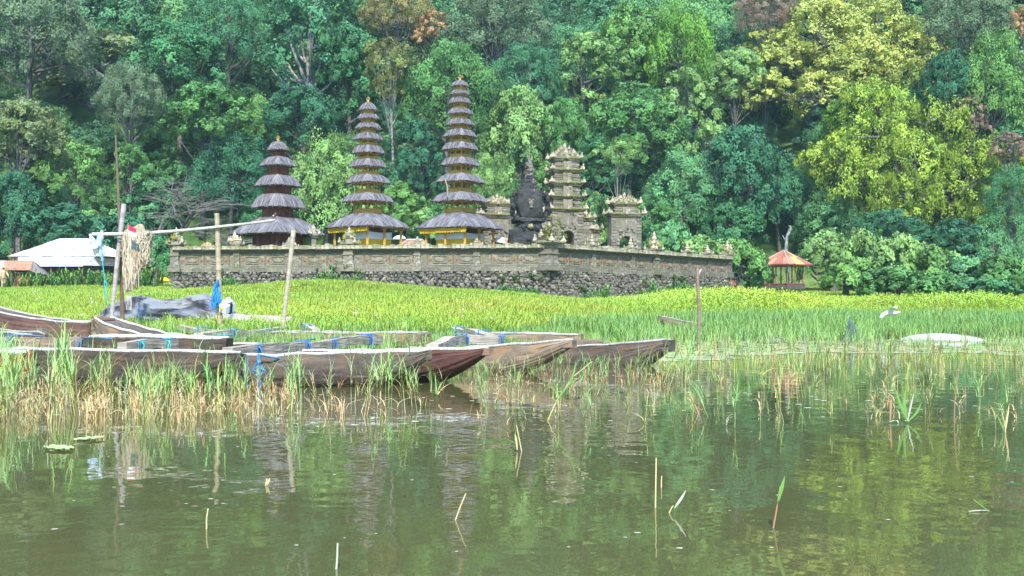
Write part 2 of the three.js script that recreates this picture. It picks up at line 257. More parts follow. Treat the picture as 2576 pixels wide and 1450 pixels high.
// rubble footing under each wing
function footing(A, B, label, seed) {
  const R = rng(seed), dir = B.clone().sub(A), len = dir.length(), turn = Math.atan2(-dir.z, dir.x), o = thing('stone_footing', label, 'stone base', [A.x, 0, A.z], turn);
  const gy = [...Array(25)].map((_, i) => { const p = A.clone().lerp(B, i / 24); return ground(p.x, p.z) - 0.3; });
  const s = new THREE.Shape([new THREE.Vector2(0, gy[0]), ...gy.map((y, i) => new THREE.Vector2(len * i / 24, y)), new THREE.Vector2(len, WB - 0.03), new THREE.Vector2(0, WB - 0.03)]);
  part('mortar_core', uvBox(new THREE.ExtrudeGeometry(s, { depth: 0.5, bevelEnabled: false }).translate(0, 0, -0.45)), mortar, o);
  const list = [];
  for (let x = 0.1, j = 0; x < len; x += 0.25, j++) { const y0 = gy[Math.round(x / len * 24)] + 0.3; for (let y = WB - 0.13; y > y0 - 0.1; y -= 0.2) list.push([x + (R() - 0.5) * 0.2 + (Math.round(y / 0.2) % 2) * 0.12, y + (R() - 0.5) * 0.08, 0.08 + (R() - 0.5) * 0.1 + (WB - y) * 0.06, 0.11 + 0.08 * R(), Math.floor(R() * 6), Math.floor(R() * R() * 6 * 0.95)]); }
  list.sort((a, b) => b[3] - a[3]);
  const rest = {}, q = new THREE.Quaternion(), e = new THREE.Euler();
  list.forEach(([x, y, z, r, g, m], i) => {
    e.set(R() * 0.7 - 0.35, R() * 6, R() * 0.7 - 0.35); const sc = V(r * (1 + 0.4 * R()), r * (0.8 + 0.2 * R()), r * 0.75);
    if (i < 300) { const k = part('stone', stoneGeo[g], rubble[Math.min(m, 4)], o); k.position.set(x, y, z); k.rotation.copy(e); k.scale.copy(sc); } else (rest[Math.min(m, 4)] ??= []).push(stoneGeo[g].clone().applyMatrix4(new THREE.Matrix4().compose(V(x, y, z), q.setFromEuler(e), sc)));
  });
  for (const [m, gs] of Object.entries(rest)) part('rubble', merged(gs), rubble[m], o).userData.kind = 'stuff';
}
footing(PL, PC, 'grey rubble stone base under the long wall that faces the lake', 301);
footing(PC, PR, 'grey rubble stone base under the wall that runs back to the right', 302);

// ---------- thatched towers ----------
const boardWood = [0, 1, 2, 3, 4, 5].map((k) => wood([0.3 - 0.028 * k, 0.115 - 0.014 * k, 0.035]));
// square hipped thatch cap with a thick rounded eave: half sides at eave and top, underside, ragged edge
function thatchRoof(a, b, h, seed, sag = 0.32) {
  const N = 14, M = 7, pos = [], uv = [], idx = [], R = rng(seed), t = Math.min(0.15, 0.07 + a * 0.035);
  const rows = [[a - t * 2.2, 0.02], [a - 0.03, -t * 0.75], [a, -t * 0.35], [a - t * 0.4, t * 0.25]];
  for (let i = 1; i <= M; i++) { const k = i / M; rows.push([lerp(a - t * 0.4, b, k), lerp(t * 0.25, h, 1 - Math.pow(1 - k, 1 + sag))]); }
  rows.push([b * 0.4, h + 0.01]);
  const side = [[1, 1], [-1, 1], [-1, -1], [1, -1]];
  let v = 0;
  rows.forEach(([r, y], j) => { if (j) v += Math.hypot(r - rows[j - 1][0], y - rows[j - 1][1]); for (let s = 0; s < 4; s++) for (let i = 0; i < N; i++) {
    const [x0, z0] = side[s], [x1, z1] = side[(s + 1) % 4], k = i / N, c = Math.pow(Math.abs(2 * k - 1), 6), rr = r * (1 - 0.035 * c);
    const hump = 0.02 * c * h, jag = j < 4 ? (R() - 0.5) * 0.09 : (R() - 0.5) * 0.05, drop = j < 4 ? 0.05 * (1 - c) - 0.05 : 0;
    pos.push(lerp(x0, x1, k) * rr + (R() - 0.5) * 0.05, y + hump + jag + drop * 0.8, lerp(z0, z1, k) * rr + (R() - 0.5) * 0.05); uv.push((s + k) * 2 * r * 0.999, v); } });
  const W = 4 * N;
  for (let j = 0; j < rows.length - 1; j++) for (let i = 0; i < W; i++) { const p = j * W + i, q = j * W + (i + 1) % W; idx.push(p, p + W, q, q, p + W, q + W); }
  const g = new THREE.BufferGeometry(); g.setAttribute('position', new THREE.Float32BufferAttribute(pos, 3)); g.setAttribute('uv', new THREE.Float32BufferAttribute(uv, 2)); g.setIndex(idx); g.computeVertexNormals();
  // uv across the slope by the run of each side, so straw lies down the slope
  const p = g.attributes.position, u = g.attributes.uv; for (let i = 0; i < p.count; i++) { const s = Math.floor((i % W) / N); u.setXY(i, (s % 2 ? p.getZ(i) : p.getX(i)) * 0.5, u.getY(i) * 0.5); }
  // loose straw hanging at the eave
  const straw = [];
  for (let i = 0; i < 26 * a + 24; i++) { const s = Math.floor(R() * 4), [x0, z0] = side[s], [x1, z1] = side[(s + 1) % 4], k = R(), x = lerp(x0, x1, k) * (a - 0.02), z = lerp(z0, z1, k) * (a - 0.02), w = 0.02 + 0.04 * R(); straw.push(T(new THREE.ConeGeometry(w, 0.12 + 0.12 * R(), 4), x, -t - 0.02 + 0.04 * R(), z, Math.PI + (R() - 0.5) * 0.4, 0, (R() - 0.5) * 0.4)); }
  return merged([g, uvBox(merged(straw))]);
}
function crownFinial(parent, y, s) {
  const f = part('roof_finial', merged([lathe([[0.001, 0], [0.16, 0], [0.16, 0.05], [0.08, 0.1], [0.12, 0.18], [0.05, 0.24], [0.001, 0.25]], 8), ...[-1, 1].map((k) => T(new THREE.TorusGeometry(0.1, 0.03, 5, 10), k * 0.1, 0.32, 0)), T(new THREE.IcosahedronGeometry(0.06, 1), 0, 0.46, 0)]), gold, parent);
  f.position.y = y; f.scale.setScalar(s);
}
// tiers from the top down: [left, right, top, eave] in view units; the last one is the big roof
function meru(u, S, turn, tiers, label, open, seed) {
  const d = FOCAL / S, o = thing('thatched_tower', label, 'tower', [(u - 1288) / S, 0, -d], turn), Y = (v) => EYE + (770 - v) / S, c = Math.cos(turn) + Math.abs(Math.sin(turn));
  const half = (t) => (t[1] - t[0]) / S / c / 2, R = rng(seed), timber = open ? ochreWood : redWood, n = tiers.length;
  tiers.forEach((t, i) => {
    const a = half(t), big = i === n - 1, bodyAbove = i ? half(tiers[i - 1]) * 0.52 : 0, y = Y(t[3]) + 0.1, h = Y(t[2]) - y, roof = part('thatch_roof', thatchRoof(a, i ? Math.max(bodyAbove * (big ? 1 : 1.14), 0.16) : 0.08, h, seed + i, i ? (big ? 0.3 : 0.85) : 0.9), thatch, o);
    roof.position.y = y;
    if (!i) crownFinial(o, Y(t[2]) - 0.03, 0.9);
    const w = a * 0.52, yb = big ? 3.7 : Y(tiers[i + 1][2]) - 0.04, hb = y - yb + 0.04;      // storey below this roof
    if (!big) {
      const st = part('storey', merged([block(w * 2.1, 0.07, w * 2.1, 0, yb + 0.02, 0, 0.01), ...(open ? [[0, 1], [0, -1], [1, 0], [-1, 0]].map(([x, z]) => block(x ? 0.06 : w * 2, hb * 0.27, x ? w * 2 : 0.06, x * (w - 0.03), yb + 0.08, z * (w - 0.03), 0.01)) : [block(w * 1.94, hb * 0.75, w * 1.94, 0, yb + 0.07, 0, 0.01)])]), timber, o);
      part('eave_frame', merged([block(w * 2.9, 0.055, w * 2.9, 0, y - 0.11, 0, 0.012), block(w * 2.2, 0.05, w * 2.2, 0, y - 0.162, 0, 0.01)]), timber, o);
      if (hb > 0.35 || !open) for (const [x, z] of [[1, 1], [1, -1], [-1, 1], [-1, -1], ...(w > 0.55 ? [[0, 1], [1, 0], [-1, 0], [0, -1]] : [])]) part('post', block(0.09, hb - 0.08, 0.09, x * (w - 0.04), yb + 0.08, z * (w - 0.04), 0.008), timber, st);
      if (!open && w > 0.4) for (let k = -3; k <= 3; k++) for (const [x, z] of [[0, 1], [1, 0]]) part('board', block(x ? 0.02 : w * 0.24, hb * 0.7, x ? w * 0.24 : 0.02, x ? w * 0.98 : k * w * 0.27, yb + 0.08, x ? k * w * 0.27 : w * 0.98, 0.004), boardWood[Math.floor(R() * 4)], st);
    } else {
      const q = a * 0.74, core = a * 0.5, base = part('base_platform', rough(uvBox(merged([block(a * 1.9, 1.2, a * 1.9, 0, 2.5, 0, 0.05), block(a * 1.7, 0.3, a * 1.7, 0, 3.7, 0, 0.04)])), 0.02, 3), stones[1], o);
      for (const x of [-1, 0, 1]) for (const z of [-1, 0, 1]) if (x || z) { const p = part('post', block(0.13, y - 4, 0.13, x * q, 4, z * q, 0.015), timber, base); const br = part('bracket', merged([block(0.34, 0.12, 0.1, x * q, y - 0.32, z * q, 0.02), block(0.1, 0.12, 0.34, x * q, y - 0.316, z * q, 0.02)]), timber, base); void p; void br; }
      part('eave_frame', merged([[0, 1], [0, -1], [1, 0], [-1, 0]].map(([x, z]) => block(x ? 0.14 : q * 2.3, 0.14, x ? q * 2.3 : 0.14, x * q * 1.12, y - 0.16, z * q * 1.12, 0.01))), timber, o);
      const cell = part('shrine_cell', uvBox(block(core * 2, y - 4.05, core * 2, 0, 4, 0, 0.02)), redWood, o);
      if (!open) for (let k = -4; k <= 4; k++) for (const [x, z] of [[0, 1], [1, 0]]) part('board', block(x ? 0.03 : core * 0.2, y - 4.15, x ? core * 0.2 : 0.03, x ? core + 0.012 : k * core * 0.22, 4.02, x ? k * core * 0.22 : core + 0.012, 0.006), boardWood[2 + Math.floor(R() * 4)], cell);
      else {
        // white cloth over yellow cloth wrapped round the cell, hanging in soft folds
        const wrap = (r, y0, y1, sagTop) => { const P = [], I = [], U = [], n = 26; for (let j = 0; j <= 5; j++) for (let s = 0; s < 4; s++) for (let i = 0; i < n; i++) { const [x0, z0] = [[1, 1], [-1, 1], [-1, -1], [1, -1]][s], [x1, z1] = [[-1, 1], [-1, -1], [1, -1], [1, 1]][s], k = i / n, f = 1 + 0.012 * Math.sin(i * 2.3 + s) * (1 - j / 6) + 0.006 * R(); P.push(lerp(x0, x1, k) * r * f, lerp(y0, y1 - sagTop * 4 * k * (1 - k), j / 5), lerp(z0, z1, k) * r * f); U.push(k, j / 5); } const W = 4 * n; for (let j = 0; j < 5; j++) for (let i = 0; i < W; i++) { const a = j * W + i, b = j * W + (i + 1) % W; I.push(a, a + W, b, b, a + W, b + W); } const g = new THREE.BufferGeometry(); g.setAttribute('position', new THREE.Float32BufferAttribute(P, 3)); g.setAttribute('uv', new THREE.Float32BufferAttribute(U, 2)); g.setIndex(I); g.computeVertexNormals(); return g; };
        part('yellow_cloth', wrap(core * 1.04, 4.0, 6.34, 0), clothYellow, cell); part('white_cloth', wrap(core * 1.07, 6.24, y - 0.38, 0.1), clothWhite, cell);
        // fringe hanging under the eave, each strip a little different
        const fr = []; for (let s = 0; s < 4; s++) for (let i = 0; i < 60; i++) { const k = (i + 0.5) / 30 - 1, r = q * 1.2, hh = 0.26 + 0.09 * Math.abs(Math.sin(i * 0.9)) + 0.04 * R(), g = new THREE.BoxGeometry(r / 30 * 1.02, hh, 0.03); fr.push(T(g, k * r, y - 0.12 - hh / 2, r + 0.02 * R(), 0, s * Math.PI / 2)); }
        part('yellow_fringe', merged(fr), clothYellow, o);
      }
    }
  });
  return o;
}
const z2 = (rows) => rows.map(([l, r, t, e]) => [(800 + l / 1.933) / 1.59, (800 + r / 1.933) / 1.59, (350 + t / 1.933) / 1.59, (350 + e / 1.933) / 1.59]);
const z4 = (rows) => rows.map(([l, r, t, e]) => [(1300 + l / 1.611) / 1.59, (1300 + r / 1.611) / 1.59, t / 1.611 / 1.59, e / 1.611 / 1.59]);
meru(698, 33.4, -0.61, z2([[503, 693, 415, 490], [445, 745, 535, 612], [400, 780, 680, 768], [365, 810, 825, 935], [210, 965, 1000, 1142]]), 'lowest thatched tower, five roofs over dark red wooden storeys, leftmost in the temple', false, 11);
meru(925, 33, -0.68, z2([[1222, 1390, 112, 180], [1207, 1402, 200, 248], [1190, 1412, 270, 322], [1173, 1428, 350, 410], [1160, 1440, 445, 515], [1145, 1458, 552, 620], [1113, 1482, 675, 745], [1085, 1513, 820, 890], [945, 1628, 972, 1090]]), 'thatched tower of nine roofs, between the lowest and the tallest tower', true, 31);
meru(1157, 33, -0.6, z4([[805, 945, 515, 560], [802, 948, 577, 612], [792, 952, 622, 670], [780, 967, 695, 740], [775, 977, 762, 810], [758, 990, 830, 885], [743, 1000, 914, 970], [733, 1005, 1015, 1070], [697, 1033, 1122, 1180], [670, 1055, 1242, 1305], [564, 1146, 1371, 1478]]), 'tallest thatched tower, eleven roofs on yellow ochre timber', true, 61);
{ // loose bamboo pole leaning on the tallest tower's second lowest roof
  const a = at(1119, 448, 88), b = at(1126, 496, 88), o = part('bamboo_pole', tube([a, a.clone().lerp(b, 0.5).add(V(0.08, 0, 0)), b], [0.035, 0.05, 0.05], 6), bamboo, scene); tag(o, 'short pale bamboo stick leaning on a lower roof of the tallest tower', 'pole');
}

// ---------- stone gates and shrine ----------
function course(o, w, h, d, y, m, seed, name = 'course') { return part(name, rough(block(w, h, d, 0, y, 0, 0.02), 0.018, seed), m, o); }
// a mossy ledge: a thin uneven cushion on a flare
function ledgeMoss(o, w, d, y, seed) { const R = rng(seed); for (let i = 0; i < 4; i++) { const k = w * (0.25 + 0.35 * R()), g = rough(uvBox(new THREE.BoxGeometry(k, 0.07, d * 1.01, 6, 1, 5)), 0.04, seed + i); part('moss_patch', g.translate((R() - 0.5) * (w - k), y, 0), moss, o); } }
function stepTop(o, w, d, y, h, seed) {       // stepped pyramid of courses crowned with knobs
  const n = 6, R = rng(seed);
  for (let i = 0; i < n; i++) { const k = 1 - i / n * 0.92, y0 = y + h * 0.78 * i / n; course(o, w * k, h * 0.78 / n + 0.01, d * k, y0, stones[i % 3], seed + i); const m = Math.max(1, Math.round(4.5 * k)); if (i) for (let q = 0; q <= m; q++) for (const z of [1, -1]) antefix(o, (q / m - 0.5) * w * (k + 0.12), y0 - 0.02, z * d * (k + 0.02) * 0.5, 0.75 + 0.35 * R(), pale[Math.floor(R() * 3)]); }
  part('finial', uvBox(lathe([[0.001, 0], [0.16, 0], [0.1, 0.1], [0.14, 0.2], [0.05, 0.34], [0.001, 0.42]], 8).translate(0, y + h * 0.76, 0)), pale[0], o);
}
function flare(o, w, d, y, seed, mossy = true) {   // projecting ledge of three slabs with ornaments on its corners
  const R = rng(seed);
  course(o, w, 0.1, d, y, stones[1], seed, 'ledge'); course(o, w * 1.1, 0.1, d * 1.1, y + 0.1, stones[0], seed + 1, 'ledge'); course(o, w * 1.2, 0.09, d * 1.2, y + 0.2, stones[3], seed + 2, 'ledge');
  if (mossy) ledgeMoss(o, w * 1.22, d * 1.22, y + 0.27, seed);
  for (const [a, b] of [[1, 1], [1, -1], [-1, 1], [-1, -1]]) { antefix(o, a * w * 0.58, y + 0.27, b * d * 0.58, 1.25 + 0.3 * R(), pale[Math.floor(R() * 2)]); antefix(o, a * w * 0.5, y + 0.27, b * d * 0.58, 0.9, pale[0]); }
  for (const b of [1, -1]) antefix(o, 0, y + 0.2, b * d * 0.6, 1.1, pale[0]);
}
function archWall(o, w, h, d, y, ow, oh, seed) { // masonry block pierced by a round arched doorway
  const s = new THREE.Shape([new THREE.Vector2(-w / 2, 0), new THREE.Vector2(-ow / 2, 0), new THREE.Vector2(-ow / 2, oh - ow / 2)]);
  s.absarc(0, oh - ow / 2, ow / 2, Math.PI, 0, true); s.lineTo(ow / 2, 0); s.lineTo(w / 2, 0); s.lineTo(w / 2, h); s.lineTo(-w / 2, h);
  part('gate_body', uvBox(new THREE.ExtrudeGeometry(s, { depth: d, bevelEnabled: false, curveSegments: 8 }).translate(0, y, -d / 2)), stones[0], o);
  const R = rng(seed);
  for (let i = 0; i <= 8; i++) { const a = Math.PI * i / 8, q = part('arch_stone', block(0.2, 0.24, 0.16, 0, -0.12, 0, 0.02), stones[2], o); q.position.set(Math.cos(a) * (ow / 2 + 0.14), y + oh - ow / 2 + Math.sin(a) * (ow / 2 + 0.14), d / 2 + 0.02); q.rotation.z = a - Math.PI / 2; }
  // thin projecting courses on both sides of the opening, and carved ornament over the arch
  for (let k = 0; k * 0.24 < h - 0.1; k++) for (const x of [-1, 1]) { const ww = (w - ow) / 2 - 0.3; if (ww > 0.1) part('course', rough(block(ww * (0.9 + 0.1 * R()), 0.2, 0.06, x * (ow / 2 + 0.3 + ww / 2), y + k * 0.24, d / 2 + 0.01, 0.015), 0.01, k), stones[Math.floor(R() * 3)], o); }
  for (let i = 0; i < 12; i++) antefix(o, (R() - 0.5) * ow * 1.3, y + oh + 0.1 + R() * 0.5, d / 2 + 0.04, 0.7 + 0.4 * R(), stones[Math.floor(R() * 3)]);
}
const Yv = (v, S) => EYE + (770 - v) / S;
// great gate
{
  const S = 32, u = 1421, o = thing('temple_gate', 'tall grey stone gate with five mossy ledges, right of the dark shrine', 'gate', [(u - 1288) / S, 0, -FOCAL / S], 0.28), Y = (v) => Yv(v, S);
  course(o, 3.6, 0.8, 2.2, 2.9, stones[1], 1); course(o, 3.2, 0.35, 2.0, 3.7, stones[0], 2);
  archWall(o, 2.55, Y(536) - 4.05, 1.5, 4.05, 1.0, 3.0, 5);
  part('door', block(0.92, 2.5, 0.1, 0, 4.06, -0.3, 0.01), wood([0.36, 0.16, 0.05]), o);
  const lv = [[536, 2.55], [504, 2.4], [470, 2.3], [437, 2.2], [408, 2.05]];
  lv.forEach(([v, w], i) => { flare(o, w, w * 0.62, Y(v), 40 + i * 7, true); if (i < 4) { const y0 = Y(v) + 0.3, y1 = Y(lv[i + 1][0]); const n = 4; for (let k = 0; k < n; k++) course(o, w * (0.92 - 0.05 * (k % 2)), (y1 - y0) / n - 0.015, w * 0.56 * (0.94 - 0.05 * (k % 2)), y0 + k * (y1 - y0) / n, stones[(k + i) % 3], i * 9 + k); part('panel', rough(block(w * 0.3, y1 - y0, w * 0.62, 0, y0, 0, 0.03), 0.02, i), stones[2], o); } });
  stepTop(o, 1.9, 1.2, Y(408) + 0.3, Y(388) - Y(408) + 0.12 + 0.35, 91);
  // lower side wings of the gate
  for (const [x, w, v] of [[1.75, 0.9, 556], [-1.75, 0.9, 556], [2.5, 0.7, 585], [-2.5, 0.7, 585]]) { const g = new THREE.Group(); g.name = numbered('gate_wing'); g.position.x = x; o.add(g); const y1 = Y(v); for (let k = 0, y = 3; y < y1 - 0.1; k++, y += 0.3) course(g, w * (k % 2 ? 0.92 : 1), 0.29, 0.9, y, stones[k % 3], k + 5); flare(g, w * 1.05, 0.95, y1, 60 + Math.round(x * 3), true); antefix(g, 0, y1 + 0.28, 0, 2.2, pale[1]); }
}
// two smaller arched gates
function sideGate(u, S, turn, label, seed, vs) {
  const o = thing('arched_gate', label, 'gate', [(u - 1288) / S, 0, -FOCAL / S], turn), Y = (v) => Yv(v, S), [vTop, vLedge2, vLedge1] = vs;
  course(o, 3.3, 0.7, 1.5, 2.9, stones[1], seed); course(o, 3.0, 0.3, 1.3, 3.6, stones[0], seed + 1);
  archWall(o, 2.45, Y(vLedge1) - 3.9, 0.9, 3.9, 1.1, 2.65, seed);
  flare(o, 2.5, 1.1, Y(vLedge1), seed + 3);
  const y0 = Y(vLedge1) + 0.3, y1 = Y(vLedge2);
  for (let k = 0; k < 4; k++) course(o, 1.95 - 0.12 * (k % 2), (y1 - y0) / 4 - 0.015, 0.9, y0 + k * (y1 - y0) / 4, stones[k % 3], seed + k);
  part('panel', block(0.6, y1 - y0, 1.0, 0, y0, 0, 0.03), stones[2], o);
  flare(o, 2.0, 0.95, y1, seed + 5);
  stepTop(o, 1.75, 0.85, y1 + 0.3, Y(vTop) - y1 - 0.3, seed + 7);
  const R = rng(seed); for (const x of [-1.62, 1.62]) { for (let k = 0; k < 6; k++) course(o, 0.5, 0.28, 0.8, 3.2 + k * 0.29, stones[k % 3], seed + k, 'course').position.x = x; for (let i = 0; i < 7; i++) antefix(o, x + (R() - 0.5) * 0.5, 4.75 + R() * 0.8, (R() - 0.5) * 0.7, 1.1, pale[i % 3]); }
  return o;
}
sideGate(1250, 31.5, 0.25, 'small stone gate with stepped crown, partly behind the eaves of the tallest tower', 401, [496, 522, 549]);
sideGate(1571, 32.5, 0.25, 'small stone gate with an open arched doorway, right of the great gate', 451, [492, 522, 548]);
// dark lava stone shrine
{
  const S = 34.5, u = 1331, o = thing('stone_shrine', 'nearly black carved stone shrine with pointed top, left of the great gate', 'shrine', [(u - 1288) / S, 0, -FOCAL / S], 0.2), Y = (v) => Yv(v, S), R = rng(77);
  const slab = (name, w, h, d, y, s, m = darkStone) => { const g = new THREE.BoxGeometry(w, h, d, 10, 8, 8); const p = g.attributes.position; for (let i = 0; i < p.count; i++) { const q = V(p.getX(i) / w * 2, p.getY(i) / h * 2, p.getZ(i) / d * 2), k = 1 / Math.pow(Math.abs(q.x) ** s + Math.abs(q.y) ** s + Math.abs(q.z) ** s, 1 / s) * Math.max(Math.abs(q.x), Math.abs(q.y), Math.abs(q.z)); p.setXYZ(i, p.getX(i) * k, p.getY(i) * k, p.getZ(i) * k); } return part(name, uvBox(rough(rough(g, 0.13, y * 7), 0.07, y * 3)).translate(0, y + h / 2, 0), m, o); };
  slab('base', 3.1, 1.2, 2.4, 3.0, 8); slab('base', 2.9, Y(575) - 4.1, 2.1, 4.1, 8); slab('neck', 1.75, Y(552) - Y(578), 1.5, Y(578), 6);
  slab('ledge', 2.4, 0.3, 1.9, Y(560), 8);
  const head = slab('head', 1.95, Y(484) - Y(560) + 0.2, 1.6, Y(560) + 0.1, 3.2);
  for (const [x, s] of [[-1, 1], [1, 2]]) for (let k = 0; k < 26; k++) { const a = k / 25, q = part('wing_carving', knobGeo[k % 3], darkStone, o); q.position.set(x * (0.95 + 0.3 * Math.sin(a * 3.1) + 0.16 * R()), lerp(Y(556), Y(488), a) + 0.1, (R() - 0.5) * 0.8 + 0.3); q.scale.set(0.09 + 0.09 * R(), 0.12 + 0.12 * R(), 0.14); void s; }
  for (let k = 0; k < 10; k++) { const f = k / 9, w = 1.25 * (1 - f * 0.88), q = slab('spire', w + 0.1, (Y(405) - Y(490)) / 10 + 0.06, (w + 0.1) * 0.8, lerp(Y(489), Y(408), f), 4, f > 0.55 ? stones[1] : darkStone); void q; if (f < 0.8) for (let j = 0; j < 11; j++) { const a = part('spire_carving', knobGeo[j % 3], R() < 0.3 ? stones[1] : darkStone, o), t = R() * 6.28; a.position.set(Math.cos(t) * w * 0.5, lerp(Y(489), Y(408), f) + 0.15, Math.sin(t) * w * 0.42); a.scale.set(0.07 + 0.07 * R(), 0.12 + 0.14 * R(), 0.08);  } }
  part('finial', uvBox(lathe([[0.001, 0], [0.12, 0], [0.06, 0.3], [0.09, 0.4], [0.001, 0.85]], 7).translate(0, Y(408), 0)), stones[1], o);
  // face-like boss and small relief on the head
  const boss = part('carved_boss', uvBox(merged([T(knobGeo[0].clone().scale(0.2, 0.24, 0.12), 0, 0, 0), T(knobGeo[1].clone().scale(0.1, 0.1, 0.1), 0.14, 0.2, 0), T(knobGeo[2].clone().scale(0.1, 0.1, 0.1), -0.14, 0.2, 0), T(knobGeo[1].clone().scale(0.14, 0.1, 0.1), 0, -0.3, 0)])), stones[1], o); boss.position.set(-0.02, lerp(Y(560), Y(487), 0.6) + 0.1, 0.84); void head;
  for (let i = 0; i < 30; i++) { const q = part('carving', knobGeo[i % 3], R() < 0.35 ? pale[2] : darkStone, o), t = R() * 6.28; q.position.set(Math.cos(t) * 1.4, 4.2 + R() * (Y(575) - 4.1), Math.abs(Math.sin(t)) * 1.1); q.scale.setScalar(0.1 + 0.12 * R()); }
}
// ---------- small roofs and parasols behind the temple wall ----------
const sheetMats = { white: mat([0.76, 0.72, 0.66], 0.7), grey: mat([0.46, 0.44, 0.44], 0.7), rust: mat([0.42, 0.19, 0.1], 0.85), pink: mat([0.45, 0.29, 0.22], 0.75), red: mat([0.3, 0.1, 0.05], 0.8), yellow: mat([0.62, 0.42, 0.07], 0.8), dull: mat([0.24, 0.19, 0.16], 0.85) };
// corrugated quad between two lower and two upper corners, split into sheets: each sheet a part with its own overlap
const sheetMap = tex(256, (x, y) => { const a = fbm(x * 8, y * 8, 3, 4, 8); return mix3([1, 1, 1], [0.6, 0.5, 0.45], sstep(0.5, 0.75, a) * 0.7); });
for (const m of Object.values(sheetMats)) m.map = sheetMap;
function sheets(parent, a, b, c, d, nu, nv, pick, seed, wave = 0.02) {   // a, b along the eave; d, c along the ridge
  const R = rng(seed), out = b.clone().sub(a).cross(d.clone().sub(a)).normalize();
  for (let j = 0; j < nv; j++) for (let i = 0; i < nu; i++) {
    const P = (s, t) => a.clone().lerp(b, s).lerp(d.clone().lerp(c, s), t), lift = 0.015 * ((i + j) % 2) + 0.02 * j * 0 + 0.012 * R(), pos = [], uv = [], idx = [], n = 12;
    for (let k = 0; k <= n; k++) for (const t of [j / nv - (j ? 0.02 : 0), (j + 1) / nv]) for (const low of [0, 1]) { const s = (i + k / n) / nu, p = P(s, t).addScaledVector(out, lift + (nv - j) * 0.012 + (k % 2 ? wave : -wave) - low * 0.012); pos.push(p.x, p.y, p.z); uv.push(s * nu * 0.7 + i * 0.37, t * nv + j * 0.21); }
    for (let k = 0; k < n; k++) { const o = k * 4; idx.push(o, o + 4, o + 2, o + 2, o + 4, o + 6, o + 1, o + 3, o + 5, o + 3, o + 7, o + 5); if (j === 0) idx.push(o, o + 1, o + 4, o + 1, o + 5, o + 4); }
    const g = new THREE.BufferGeometry(); g.setAttribute('position', new THREE.Float32BufferAttribute(pos, 3)); g.setAttribute('uv', new THREE.Float32BufferAttribute(uv, 2)); g.setIndex(idx);
    const f = g.toNonIndexed(); f.computeVertexNormals();
    part('roof_sheet', f, pick(i, j, R), parent);
  }
}
function hipRoof(parent, x0, x1, z0, z1, y, h, inset, pick, seed, nu = 6, nv = 2) {
  const zr = (z0 + z1) / 2, r0 = V(x0 + inset, y + h, zr), r1 = V(x1 - inset, y + h, zr), A = V(x0, y, z1), B = V(x1, y, z1), C = V(x1, y, z0), D = V(x0, y, z0);
  sheets(parent, A, B, r1, r0, nu, nv, pick, seed); sheets(parent, C, D, r0, r1, nu, nv, pick, seed + 1); sheets(parent, B, C, r1.clone(), r1.clone().add(V(0, 0, -0.02)), 4, nv, pick, seed + 2); sheets(parent, D, A, r0.clone(), r0.clone().add(V(0, 0, 0.02)), 4, nv, pick, seed + 3);
  part('roof_ridge', tube([r0, r1], 0.07, 6), sheetMats.grey, parent);
}
// two stage hipped hut with pale sheets
{
  const S = 30, o = thing('tin_roof_hut', 'grey block hut under a large white tin roof with rusty sheets, left of the temple', 'hut', [(186 - 1288) / S, 2.75, -FOCAL / S], -0.06);
  const gy = -0.3;
  part('wall', uvBox(merged([block(5.6, 2.75, 0.16, 0.2, gy, 2.2), block(0.16, 2.75, 4.4, 2.95, gy, 0), block(0.16, 2.75, 4.4, -2.55, gy, 0), block(5.6, 2.75, 0.16, 0.2, gy, -2.2)])), mat([0.27, 0.25, 0.26], 0.95, { map: stoneMap, bumpMap: stoneBump, bumpScale: 0.01 }), o);
  for (let r = 0; r < 9; r++) for (let k = 0; k < 13; k++) part('wall_block', blockVar[(r + k) % 3], rubble[(r * 3 + k) % 2], o).position.set(-2.35 + 0.42 * k + (r % 2) * 0.2, gy + 0.17 + r * 0.28, 2.255); 
  o.children.filter((c) => c.name.startsWith('wall_block')).forEach((c) => c.scale.set(0.4, 0.26, 0.06));
  const door = part('door', block(0.06, 1.7, 0.75, 3.05, gy, 0.6), mat([0.05, 0.3, 0.2], 0.7), o); part('door_frame', merged([block(0.1, 1.8, 0.08, 3.06, gy, 0.16), block(0.1, 1.8, 0.08, 3.06, gy, 1.04), block(0.1, 0.08, 0.8, 3.06, gy + 1.72, 0.6)]), wood([0.3, 0.13, 0.05]), door);
  const pick = (i, j, R) => R() < 0.2 && j < 2 ? sheetMats.pink : R() < 0.3 ? sheetMats.grey : sheetMats.white;
  hipRoof(o, -4.3, 4.2, -3.0, 3.0, 2.45, 1.6, 3.0, pick, 12, 9, 3);
  sheets(o, V(-2.9, 1.75, 4.1), V(2.5, 1.7, 4.1), V(2.9, 2.42, 2.95), V(-3.4, 2.42, 2.95), 7, 1, (i, j, R) => R() < 0.25 ? sheetMats.grey : sheetMats.white, 14); sheets(o, V(2.5, 1.7, 4.1), V(4.3, 1.8, -1.5), V(4.0, 2.43, -1.5), V(2.9, 2.42, 2.95), 5, 1, () => sheetMats.white, 15);
  for (const x of [-2.8, -0.2, 2.4]) part('post', block(0.1, 2.2, 0.1, x, -0.5, 3.9, 0.01), boardWood[3], o);
  part('eave_board', block(5.4, 0.1, 0.05, -0.2, 1.62, 4.08), mat([0.75, 0.75, 0.78], 0.7), o);
}
